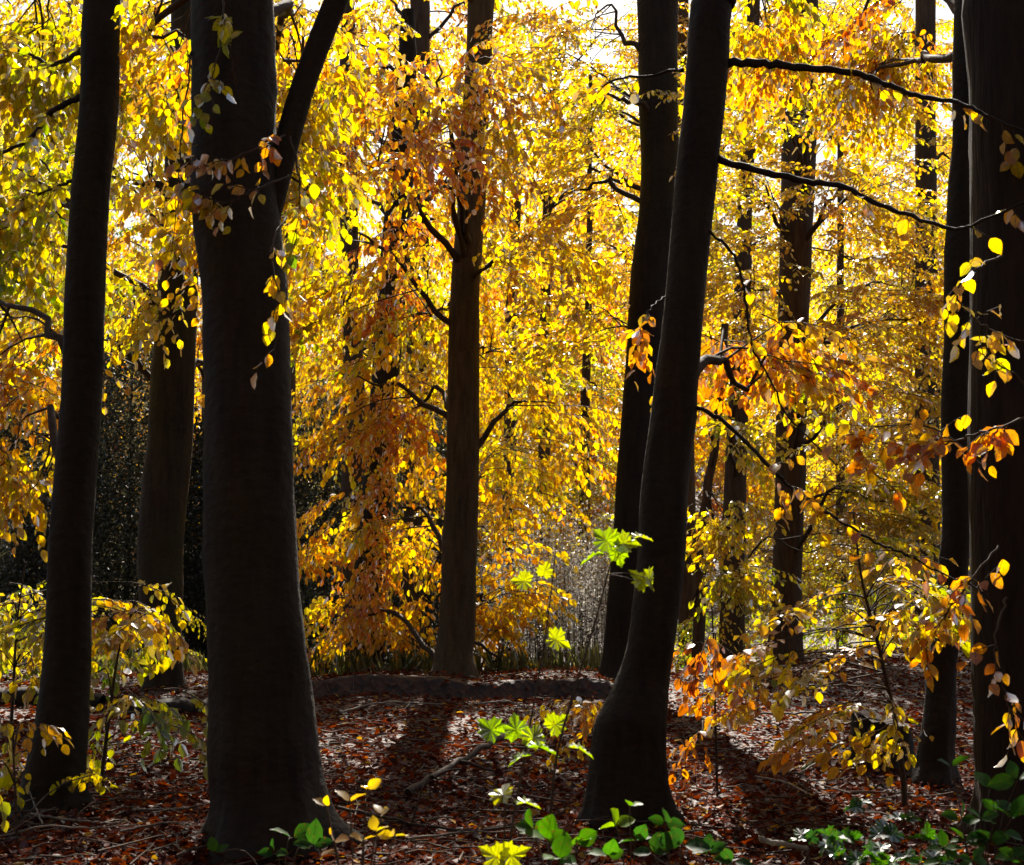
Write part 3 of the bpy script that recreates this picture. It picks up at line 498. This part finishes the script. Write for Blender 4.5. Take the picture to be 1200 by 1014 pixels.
# ------------------------------------------------------------------ far wooded hillside (one mass) and evergreen thicket
b = Buf(); n = 6500
px = rng.uniform(-150, 1350, n); Yh = rng.uniform(55, 95, n); P = np.array([[(a-600)/FPX*y, y, 0] for a, y in zip(px, Yh)])
P[:, 2] = ground(P[:, 0], P[:, 1]) + 24*rng.beta(1.1, 1.7, n)*(.75+.25*np.sin(P[:, 0]*.35))
put_sprays(b, P, rng.uniform(0, 6.28, n), rng.normal(.47, .1, n)+.1*np.sin(P[:, 0]*.3), 'far', .3, scale=3.0)
tag(b.build('hillside_wood', [M_LEAF, M_TWIG]), 'autumn wood covering the far hillside', 'trees', kind='stuff')
def evergreen(px, Y, wpx, topy, label, seed):
    x = (px-600)/FPX*Y; z0 = gz(x, Y); base = np.array([x, Y, z0]); t = thing('holly_bush', label, 'bush', base, 'dark evergreens in the shade on the left')
    ztop = at(px, topy, Y)[2]; hw = wpx*mpp(Y)/2; n = int(4200*hw*(ztop-z0))
    P_ = []
    g = np.random.default_rng(seed)
    while sum(map(len, P_)) < n:
        q = g.uniform(-1, 1, (n*2, 3)); zt = (q[:, 2]+1)/2; rr = np.hypot(q[:, 0], q[:, 1]); ang = np.arctan2(q[:, 1], q[:, 0])
        lim = np.sqrt(np.clip(1-zt**2.6, 0, 1))*(.82+.14*np.sin(3*ang+seed)+.1*np.sin(9*zt+2*ang+seed))
        k = (rr < lim) & (rr > lim*.35); P_.append(np.stack([q[k, 0]*hw, q[k, 1]*min(hw, 1.8), zt[k]*(ztop-z0)], 1))
    P = np.vstack(P_)[:n]+base; d = g.normal(0, 1, (n, 3))+np.array([0, 0, -.3]); nn = g.normal(0, 1, (n, 3))+np.array([0, 0, .7])
    cb = Buf(); leaves(cb, P, d, nn, g.uniform(.05, .10, n), g.uniform(0, 1, n), 'far', 0); cb.build('crown', [M_EVER], t, base)
    tb = Buf(); tube(tb, [[x, Y, z0-.1], [x+.05, Y, z0+.5*(ztop-z0)], [x, Y, ztop-.3]], [.09, .06, .015], 8)
    for k in range(7):
        a = g.uniform(0, 6.28); h = g.uniform(.1, .7)*(ztop-z0); tube(tb, smooth_path([[x, Y, z0+h], [x+.4*hw*math.cos(a), Y+.4*math.sin(a), z0+h+.4], [x+.8*hw*math.cos(a), Y+.8*math.sin(a), z0+h+.5]], 6), np.linspace(.03, .008, 6), 5)
    tb.build('trunk', M_TWIG, t, base)
for i, e in enumerate([(-20, 29, 190, 400, 'dark evergreen bush at the far left, behind the slender trunk and leaf sprays'), (150, 30, 200, 350, 'tallest dark evergreen, seen between the slender trunk and the next one'), (265, 30.5, 130, 420, 'dark evergreen in the slit beside the thickest trunk'),
                       (380, 31, 160, 440, 'dark evergreen right of the thickest trunk, behind the orange curtain'), (60, 26.5, 150, 520, 'low dark evergreen in front of the taller ones, left of the brown trunk'), (500, 32, 170, 470, 'dark evergreen hidden behind the curtain and olive-brown trunk')]):
    evergreen(*e, seed=50+i)
# ------------------------------------------------------------------ low growth beyond the bank
def tufts(n, x0, x1, y0, y1, h, tint, mat, name, label, cat, wid=.05, px=False):
    g = np.random.default_rng(n); Y = g.uniform(y0, y1, n); x = g.uniform(x0, x1, n)
    if px: x = (x-600)/FPX*Y
    P = np.stack([x, Y, ground(x, Y)-.02], 1); d = g.normal(0, .35, (n, 3)); d[:, 2] = 1; nn = g.normal(0, 1, (n, 3)); nn[:, 2] *= .3
    b = Buf(); leaves(b, P, d, nn, h*g.uniform(.5, 1.3, n), g.uniform(*tint, n), 'far', 0, wid); o = b.build(name, mat); return tag(o, label, cat, kind='stuff')
tufts(15000, -60, 720, 19.0, 30, .36, (.2, 1), M_GRASS, 'grass', 'rough grass and sedge growing below the bank', 'grass', px=True)
g = np.random.default_rng(77); b = Buf(); ns = 420                                     # pale seed heads on thin stems
Y = g.uniform(21, 26.5, ns); x = (g.uniform(575, 735, ns)-600)/FPX*Y; z0 = ground(x, Y); ht = g.uniform(1.2, 2.9, ns)
for k in range(ns):
    top = np.array([x[k]+g.normal(0, .1), Y[k]+g.normal(0, .1), z0[k]+ht[k]]); tube(b, [[x[k], Y[k], z0[k]], [(x[k]+top[0])/2+.02, Y[k], z0[k]+ht[k]*.5], top], [.004, .003, .002], 3, 1)
    m = 34; q = top+g.normal(0, 1, (m, 3))*np.array([.1, .1, .2])-np.array([0, 0, .15]); leaves(b, q, g.normal(0, 1, (m, 3)), g.normal(0, 1, (m, 3)), .045, g.uniform(0, 1, m), 'far', 0)
tag(b.build('seed_heads', [M_SEED, M_TWIG]), 'pale fluffy seed heads of tall weeds below the bank', 'weeds', kind='stuff')
g = np.random.default_rng(78); n = 480; b = Buf(); px = np.concatenate([g.uniform(-80, 260, 150), g.uniform(740, 1150, 330)]); Y = np.where(px > 500, g.uniform(24, 44, n), g.uniform(20, 27, n)); x = (px-600)/FPX*Y
P = np.stack([x, Y, ground(x, Y)+g.uniform(.1, 1.5, n)], 1); put_sprays(b, P, g.uniform(0, 6.28, n), g.normal(.24, .1, n), 'far', .25, scale=.9)
tag(b.build('undergrowth', [M_LEAF, M_TWIG]), 'yellow-green undergrowth low among the far trunks', 'undergrowth', kind='stuff')
# ------------------------------------------------------------------ woodland floor litter
g = np.random.default_rng(5); n = 150000; b = Buf()
Y = 4.2*np.exp(g.random(n)*math.log(33/4.2)); x = (g.uniform(-260, 1500, n)-600)/FPX*Y
keep = ~((Y > 19) & (x < 3)) & ~((x > -2.6) & (x < 1.3) & (Y > 15.2) & (Y < 15.65) & (g.random(n) < .35)); x, Y = x[keep], Y[keep]; n = len(x)
P = np.stack([x, Y, ground(x, Y)+.006+.045*g.random(n)**2], 1); a = g.uniform(0, 6.28, n)
d = np.stack([np.cos(a), np.sin(a), g.normal(.05, .25, n)], 1); nn = np.stack([g.normal(0, .55, n), g.normal(0, .55, n), np.ones(n)], 1)
tn = np.clip(g.beta(1.5, 2.4, n)*.8+(g.random(n) < .07)*.6, 0, 1); sz = g.uniform(.03, .07, n); wd = g.uniform(.5, 1.15, n); nr = Y < 10
leaves(b, P[nr], d[nr], nn[nr]*np.where(g.random(nr.sum()) < .35, -1, 1)[:, None]*np.array([1, 1, 1.]), sz[nr], tn[nr], 'near', 0, wd[nr])
leaves(b, P[~nr], d[~nr], nn[~nr], sz[~nr]*1.1, tn[~nr], 'far', 0, wd[~nr])
tag(b.build('leaf_litter', M_DRY), 'russet fallen leaves carpeting the woodland floor', 'leaf litter', kind='stuff')
g = np.random.default_rng(6); b = Buf()
for k in range(1000):
    Yk = 4.5*math.exp(g.random()*math.log(19/4.5)); xk = (g.uniform(-60, 1260)-600)/FPX*Yk; a = g.uniform(0, 3.14); l = g.uniform(.08, .5)
    q = [[xk+math.cos(a)*l*t+g.normal(0, .012), Yk+math.sin(a)*l*t, 0] for t in (-.5, -.15, .2, .5)]
    for p in q: p[2] = gz(p[0], p[1])+.045+.03*g.random()
    tube(b, q, np.linspace(.006, .0022, 4)*g.uniform(.6, 1.2), 4)
tag(b.build('twig_litter', M_DUFF), 'thin dead twigs scattered through the fallen leaves', 'twigs', kind='stuff')
# ------------------------------------------------------------------ fallen wood
def gp(px, py, lift=0.):
    Y = 1.4*FPX/(py-HOR); x = (px-600)/FPX*Y; return np.array([x, Y, gz(x, Y)+lift])
def stick(name, label, pts, r0, r1, mat=M_STICK, forks=2, lift=.065, cat='branch', group='fallen branches on the woodland floor'):
    P = np.array([gp(a, c, lift+(h[0] if h else 0)) for a, c, *h in pts]); base = P[0].copy(); Q = smooth_path(P, 6*len(P)); Q[1:-1] += rng.normal(0, min(r0*.35, .012), (len(Q)-2, 3))
    b = Buf(); tube(b, Q, np.linspace(r0, r1, len(Q)), 8)
    for k in range(forks):
        i = rng.integers(2, len(Q)-2); d = nrmz(nrmz(Q[i+1]-Q[i])+rng.normal(0, .6, 3)*np.array([1, 1, .35])); l = rng.uniform(.15, .4)
        s = np.array([Q[i]+d*l*t+rng.normal(0, .01, 3) for t in (0, .33, .66, 1)]); s[:, 2] = np.maximum(s[:, 2], ground(s[:, 0], s[:, 1])+.02); tube(b, s, np.linspace(r1*1.1, r1*.4, 4), 5)
    o = b.build(name, mat, None, base); return tag(o, label, cat, group)
stick('fallen_log', 'short dark log lying behind the slender trunk at the left', [(-40, 838), (40, 836), (125, 834)], .12, .1, M_BARK, 0, .06, 'log', None)
stick('fallen_log', 'dark log lying between the brown trunk and the thickest trunk', [(150, 842), (200, 838), (260, 832)], .11, .09, M_BARK, 0, .06, 'log', None)
for lab, pts, r0, r1, mt, fk in [
  ('dark crooked branch propped below the green maple leaves', [(480, 938), (530, 918, .04), (575, 902, .1), (625, 888, .16)], .022, .014, M_TWIG, 2),
  ('pale forked branch lying by the foot of the slender left trunk', [(48, 972), (75, 977), (110, 984), (150, 990)], .008, .004, M_STICK, 3),
  ('thin pale stick poking up beside the slender trunk base', [(62, 984), (50, 970, .05), (36, 958, .14)], .005, .003, M_STICK, 1),
  ('bleached twig lying across the dark floor in front of the slender trunk', [(-10, 1002), (60, 996, .03), (120, 1000, .02), (170, 992)], .006, .003, M_STICK, 4),
  ('thin pale stick on the dark floor between the slender and thickest trunks', [(150, 1000), (200, 992), (245, 996)], .006, .003, M_STICK, 2),
  ('pale stick lying in deep shade between the yellow seedling and the kinked foot', [(480, 985), (540, 975), (600, 978)], .007, .004, M_STICK, 3),
  ('slim grey branch stretched over the leaves in front of the olive-brown trunk', [(400, 835), (455, 828, .03), (520, 830)], .011, .005, M_STICK, 3),
  ('pale curved stick on lit leaves left of the thickest trunk', [(165, 970), (195, 973), (230, 968)], .009, .005, M_STICK, 1),
  ('tangle of pale twigs between slender trunk and thickest trunk', [(128, 882), (160, 888, .04), (205, 898, .02)], .008, .004, M_STICK, 3),
  ('dark stick slanting over lit leaves left of the thickest trunk', [(180, 914), (205, 902, .05), (228, 892, .05)], .01, .006, M_TWIG, 1),
  ('long thin dark stick in front of the bank, right of the thickest trunk', [(400, 958), (480, 965), (560, 973), (640, 970)], .01, .006, M_TWIG, 2),
  ('yellowish mossy stick leaning toward the old stump', [(935, 913), (955, 904, .03), (976, 892, .08)], .014, .01, M_GRASS, 0),
  ('pale thin stick beside the yellowish one near the stump', [(930, 918), (960, 906, .03), (987, 892, .1)], .006, .004, M_STICK, 1),
  ('curved pale stick on the sunlit leaves right of the kinked trunk', [(880, 922), (915, 928), (940, 938)], .008, .005, M_STICK, 1),
  ('white peeling stick on the ground at the bottom, right of the kinked trunk', [(885, 983), (910, 986), (938, 990)], .016, .011, M_SEED, 0),
  ('dead bough with side twigs lying below the young beech on the right', [(870, 838), (930, 842, .05), (1000, 838, .05)], .012, .006, M_STICK, 3),
  ('pale broken stick lying in front of the rough right-hand trunk', [(1180, 975), (1198, 980), (1225, 984)], .016, .012, M_SEED, 0),
  ('bleached stick lying in front of the bank left of the kinked trunk', [(560, 832), (590, 828), (612, 832)], .012, .007, M_STICK, 1)]:
    stick('fallen_branch', lab, pts, r0, r1, mt, fk)
# old stump
def stump():
    c = gp(1026, 903); b = Buf(); g = np.random.default_rng(3); sides, n = 36, 14; a = np.arange(sides)*2*math.pi/sides
    H = .34; rad0 = 33*mpp(c[1]); V = []
    ph = g.uniform(0, 6.28, 3)
    for i in range(n):
        h = -.08+(H+.08)*i/(n-1); fl = 1+.45*math.exp(-max(h, 0)/.09)*np.maximum(0, np.cos(4*a+ph[0]))+.12*math.exp(-max(h, 0)/.1)
        rr = rad0*fl*(1+.03*np.sin(9*a+ph[1]+3*h))+g.normal(0, .004, sides); top = .05*np.sin(a+ph[2])*(i/(n-1))**3 + g.normal(0, .006, sides)*(i == n-1)
        V.append(np.stack([c[0]+rr*np.cos(a), c[1]+rr*np.sin(a), c[2]+h+top], 1))
    V = np.vstack(V); q = [(i*sides+j, i*sides+(j+1) % sides, (i+1)*sides+(j+1) % sides, (i+1)*sides+j) for i in range(n-1) for j in range(sides)]
    b.add(V, q=q, smooth=True); t = thing('tree_stump', 'low dark weathered stump under the orange sprays of the young beech', 'stump', c)
    b.build('stump_body', M_OAK, t, c)
    b2 = Buf(); k = (n-1)*sides; vv = np.vstack([V[k:k+sides], [[c[0], c[1], c[2]+H-.03]]]); b2.add(vv, t=[(j, (j+1) % sides, sides) for j in range(sides)]); b2.build('cut_face', M_STICK, t, c)
stump()
# ------------------------------------------------------------------ young beeches with big near leaves
def sapling(name, label, pth, r0, blobs, seed, cat='sapling', mats=None, layer=.16, hang=.35, group=None, extra=None, kind='near'):
    P = ppath(pth, 20); P[0][2] = gz(P[0][0], P[0][1])-.03; base = P[0].copy(); t = thing(name, label, cat, base, group)
    tb = Buf(); tube(tb, P, np.linspace(r0, .004, 20), 7)
    cb = Buf()
    for (px, py, rx, ry, Y, dY, n, tint, tsd, hg, scl) in blobs:
        c = at(px, py, Y); ax = np.array([rx*mpp(Y), dY, ry*mpp(Y)]); u = nrmz(rng.normal(0, 1, (n, 3)))*rng.random((n, 1))**(1/2.6); p = c+u*ax
        if layer: p[:, 2] = np.round(p[:, 2]/layer)*layer+rng.normal(0, .02, n)
        p[:, 2] = np.maximum(p[:, 2], ground(p[:, 0], p[:, 1])+.15)
        i = np.array([int(np.argmin(np.linalg.norm(P-q+np.array([0, 0, .15]), axis=1))) for q in p])
        yaw = np.arctan2(p[:, 1]-P[i, 1], p[:, 0]-P[i, 0])+rng.normal(0, .5, n)
        put_sprays(cb, p, yaw, tint+rng.normal(0, tsd, n), kind, hg, L=.5, scale=scl)
        for k in range(n): tube(tb, smooth_path(np.array([P[i[k]], (P[i[k]]+p[k])/2+np.array([0, 0, .05])+rng.normal(0, .02, 3), p[k]]), 6), np.linspace(.006, .0025, 6), 4)
    cb.build('crown', mats or [M_NEAR, M_TWIG], t, base); tb.build('stem', M_TWIG, t, base)
    if extra: extra(t, base, P)
    return t
YB = 'young beeches under the tall trees'
sapling('beech_sapling', 'young beech with orange and lemon sprays over the stump on the right', [(1060, 925, 8.4), (1050, 850, 8.4), (1030, 760, 8.3), (1010, 680, 8.2), (1000, 600, 8.2)], .018,
    [(965, 785, 95, 34, 8.1, .6, 10, .47, .16, .03, .82), (1020, 842, 55, 10, 8, .3, 5, .5, .1, .15, 1), (1000, 715, 110, 36, 8.3, .6, 9, .46, .16, .03, .82), (930, 755, 40, 20, 8, .4, 2, .4, .1, .2, 1), (1055, 700, 75, 50, 8.2, .6, 12, .5, .14, .03, .82), (905, 815, 30, 15, 8, .3, 2, .6, .1, .2, .8)], 1, group=YB)
sapling('beech_sapling', 'young beech in lime and lemon leaf at the far left, behind the slender trunk', [(10, 900, 10.2), (15, 820, 10.2), (20, 730, 10.2), (30, 660, 10.2)], .016,
    [(25, 720, 50, 40, 10, .5, 8, .27, .08, .3, 1), (25, 780, 40, 20, 10, .4, 2, .25, .1, .3, 1), (115, 750, 40, 30, 10.2, .5, 4, .22, .08, .3, 1), (130, 700, 40, 25, 10.5, .5, 8, .35, .1, .3, 1)], 2, group=YB)
sapling('beech_sapling', 'young beech between the slender and the thickest trunks, russet above and lime below', [(120, 905, 8.6), (128, 840, 8.6), (140, 760, 8.6), (160, 700, 8.6)], .013,
    [(175, 722, 55, 16, 8.4, .4, 5, .5, .12, .15, .9), (120, 730, 40, 16, 8.4, .4, 3, .42, .12, .15, .9), (175, 825, 45, 12, 8.5, .4, 3, .16, .06, .3, .9), (125, 835, 25, 10, 8.5, .3, 1, .2, .06, .3, .9), (205, 860, 25, 8, 8.3, .2, 1, .18, .05, .3, .8), (155, 785, 35, 20, 8.6, .4, 2, .36, .12, .3, .9)], 3, group=YB)
sapling('beech_sapling', 'low yellowing young beech at the foot of the slender left trunk', [(20, 990, 6.9), (18, 930, 6.9), (15, 870, 6.9)], .008,
    [(8, 885, 20, 40, 6.8, .25, 4, .45, .14, .4, .8), (112, 915, 14, 12, 7.3, .2, 1, .38, .1, .45, .7)], 4, group=YB)
sapling('beech_sapling', 'small bronze-leaved young beech just right of the kinked black trunk', [(840, 905, 8.6), (838, 830, 8.5), (836, 750, 8.5), (834, 710, 8.5)], .008,
    [(835, 745, 25, 30, 8.4, .3, 3, .82, .06, .5, .8), (825, 850, 20, 25, 8.2, .25, 1, .86, .08, .5, .7)], 5, group=YB)
sapling('beech_sapling', 'small orange young beech close to the left side of the kinked foot', [(700, 880, 9.5), (697, 850, 9.5), (692, 815, 9.5)], .006,
    [(692, 835, 22, 16, 9.4, .25, 6, .6, .08, .4, .75)], 6, group=YB)
# sycamore saplings with lobed leaves
def sycamore(label, pth, lv, seed, r0=.006, mats=(M_GREEN, M_TWIG), kind='maple', name='maple_sapling', cat='sapling', group='maple seedlings'):
    g = np.random.default_rng(seed); P = ppath(pth, 18); gzb = gz(P[0][0], P[0][1]); P[0][2] = gzb-.02; base = P[0].copy()
    t = thing(name, label, cat, base, group); sb = Buf(); tube(sb, P, np.linspace(r0, .0022, 18), 6); lb = Buf()
    for (px, py, Y, size, dx, dz, face, tint) in lv:
        c = at(px, py, Y); i = int(np.argmin(np.linalg.norm(P-c, axis=1))); d = nrmz(np.array([dx, g.normal(0, .25), dz])); nn = np.array([g.normal(0, .2), -face, 1-face])+.05
        lb_ = c-d*size*.45; tube(sb, smooth_path(np.array([P[i], (P[i]+lb_)/2+np.array([0, 0, .01]), lb_]), 5), .0016, 4)
        leaves(lb, lb_, d, nn, size*.8, tint, kind, 0)
    lb.build('leaves', list(mats), t, base); sb.build('stem', M_TWIG, t, base)
    return t
sycamore('maple seedling with three big lime leaves, in the sunlit floor left of the kinked foot', [(590, 1030, 5.2), (605, 940, 5.3), (622, 845, 5.4), (640, 740, 5.5), (652, 640, 5.6)],
   [(570, 850, 5.3, .125, -.5, .5, .8, .62), (603, 848, 5.35, .12, -.2, .8, .8, .64), (628, 858, 5.3, .12, .3, .6, .7, .78), (656, 845, 5.35, .11, .6, .5, .7, .8), (640, 875, 5.2, .13, .9, .05, .02, .6), (685, 878, 5.25, .11, .9, -.1, .05, .75), (605, 888, 5.2, .10, -.8, -.1, .05, .7),
    (658, 752, 5.5, .115, .6, -.2, .75, .86), (608, 680, 5.5, .1, -.6, .1, .8, .88), (640, 665, 5.5, .08, .2, .6, .8, .9)], 1)
sycamore('tall thin maple seedling with lime leaves in front of the leaning trunk', [(642, 1040, 5.0), (650, 900, 5.0), (676, 800, 5.05), (700, 720, 5.1), (722, 640, 5.1), (738, 630, 5.1)],
   [(705, 628, 5.05, .12, -.5, .5, .8, .72), (738, 636, 5.05, .11, .7, .1, .7, .8), (765, 682, 5.05, .11, .4, -.2, .75, .84), (748, 676, 5.05, .10, -.3, .4, .8, .82), (690, 652, 5.0, .10, -.9, -.1, .05, .7), (755, 628, 5.05, .09, .9, .2, .2, .9), (726, 655, 5.05, .09, .2, -.8, .8, .7)], 2)
sycamore('small yellow maple seedling at the bottom edge, left of the kinked foot', [(585, 1060, 4.6), (590, 1000, 4.6), (592, 930, 4.6)],
   [(590, 925, 4.6, .10, .1, .8, .8, .95), (622, 940, 4.55, .09, .9, .1, .1, .8), (575, 1000, 4.5, .11, -.6, .4, .8, .92), (605, 1000, 4.5, .11, .6, .4, .8, .9)], 3)
# brambles and low green plants along the bottom edge
def bramble(label, clusters, seed, root, name='bramble', cat='plant', kind='round', mats=(M_GREEN, M_TWIG), group='low green plants along the front'):
    g = np.random.default_rng(seed); base = at(*root); base[2] = gz(base[0], base[1])-.02
    t = thing(name, label, cat, base, group); sb = Buf(); lb = Buf()
    for (px, py, Y, size, tint, n) in clusters:
        c = at(px, py, Y); c[2] = max(c[2], gz(c[0], c[1])+.04)
        tube(sb, smooth_path(np.array([base, (base+c)/2+np.array([0, 0, .12]), c]), 10), np.linspace(.004, .002, 10), 5)
        a0 = g.uniform(-.4, .4)
        for k in range(n):
            an = a0+(k-(n-1)/2)*1.25+g.normal(0, .3); d = np.array([math.sin(an), g.normal(-.2, .45), math.cos(an)*.6+.05]); nn = np.array([g.normal(0, .4), -.5+g.normal(0, .4), .7+g.normal(0, .2)])
            leaves(lb, c+nrmz(d)*size*.06, d, nn, size*.62*g.uniform(.75, 1.15), tint*.8+g.normal(0, .06), kind, 0)
    lb.build('leaves', list(mats), t, base); sb.build('stem', M_TWIG, t, base)
bramble('bramble with bright green three-part leaves at the bottom centre', [(640, 985, 4.7, .12, .5, 3), (676, 990, 4.6, .13, .52, 3), (712, 1003, 4.6, .09, .4, 3), (655, 1008, 4.5, .12, .4, 3), (625, 972, 4.75, .1, .35, 3)], 1, (660, 1040, 4.6))
bramble('bramble spray of pale green leaves beside the kinked foot', [(722, 968, 5.2, .12, .7, 3), (738, 945, 5.2, .08, .7, 2), (745, 985, 5.1, .1, .25, 3)], 2, (740, 1030, 5.2))
bramble('dark green seedlings under the old stump at the bottom right', [(1012, 945, 5.2, .11, .2, 2), (1000, 985, 5.2, .10, .15, 3), (1035, 978, 5.1, .13, .2, 3), (1015, 1005, 5, .12, .15, 3), (985, 1005, 5, .09, .3, 3), (1060, 1005, 5, .09, .3, 3), (945, 985, 5.2, .1, .1, 3), (1040, 1015, 4.9, .1, .4, 4), (1085, 985, 5.1, .09, .2, 3), (1060, 960, 5.2, .1, .2, 3), (975, 985, 5.1, .11, .2, 4), (1025, 1000, 4.9, .11, .25, 4), (1100, 1012, 4.9, .1, .3, 4)], 3, (1015, 1040, 5.1), kind='maple')
bramble('glossy green seedlings with round leaves before the rough right-hand trunk', [(1160, 925, 5.0, .12, .3, 2), (1192, 915, 4.9, .13, .3, 3), (1115, 900, 5.3, .12, .2, 2), (1125, 960, 5, .11, .1, 3), (1160, 985, 4.9, .12, .15, 3), (1105, 995, 4.9, .09, .35, 4), (1185, 960, 4.9, .12, .15, 3), (1140, 1010, 4.8, .09, .4, 4), (1080, 1012, 4.8, .08, .45, 4), (1175, 1008, 4.8, .1, .2, 3), (1200, 985, 4.8, .11, .25, 3), (1130, 985, 4.9, .1, .3, 4), (1170, 950, 4.95, .1, .2, 4), (1190, 1005, 4.75, .1, .3, 4), (1150, 960, 4.95, .09, .35, 4)], 4, (1145, 1040, 5.0), kind='near')
bramble('dull green plant at the foot of the thickest trunk', [(342, 982, 6.0, .16, .2, 2), (366, 992, 5.95, .15, .12, 3), (322, 1000, 5.9, .12, .15, 3), (252, 1000, 5.7, .1, .35, 2)], 5, (330, 1035, 5.9), kind='near')
bramble('blurred yellow seedling by the right side of the thickest trunk', [(430, 925, 4.4, 0.0723, 0.58, 2), (447, 955, 4.4, 0.0765, 0.55, 2), (410, 940, 4.3, 0.0765, 0.62, 2), (462, 980, 4.3, 0.0680, 0.56, 3), (392, 985, 4.3, 0.0765, 0.74, 2), (425, 985, 4.2, 0.0680, 0.62, 2), (383, 945, 4.35, 0.0680, 0.78, 2), (440, 975, 4.3, 0.0723, 0.58, 2)], 6, (420, 1060, 4.3), kind='near', mats=(M_LEAF, M_TWIG))
bramble('dark green low plant in the shade right of the kinked foot', [(780, 965, 4.8, .12, .05, 3), (800, 990, 4.7, .13, .05, 3), (765, 1000, 4.7, .1, .1, 3), (830, 1000, 4.7, .11, .05, 3), (860, 1010, 4.7, .1, .05, 3)], 7, (790, 1040, 4.8), kind='near')

# ------------------------------------------------------------------ unseen rest of the wood, overhead and behind, added to block sky light
g = np.random.default_rng(91); b = Buf(); n = 1700
x = g.uniform(-26, 26, n); y = g.uniform(-26, 3, n); z = g.uniform(.5, 11, n)
k = (np.hypot(x, y-2) > 6) | (z > 7.5); k &= ~((y > -3) & (z < 6) & (np.abs(x) < 7)); P = np.stack([x, y, z], 1)[k]
put_sprays(b, P, g.uniform(0, 6.28, len(P)), g.normal(.5, .15, len(P)), 'far', .3, scale=3.4)
for xx, yy in ((-6, -7), (-1.5, -10), (4, -7), (9, -10), (-11, -12), (7, -3), (-8, -1.5)): tube(b, [[xx, yy, -.2], [xx+.1, yy, 5], [xx, yy+.2, 12]], [.3, .24, .15], 14, 2)
tag(b.build('unseen_wood', [M_LEAF, M_TWIG, M_BARK]), 'unseen rest of the autumn wood behind the viewer and overhead, added to block sky light', 'trees', kind='stuff')
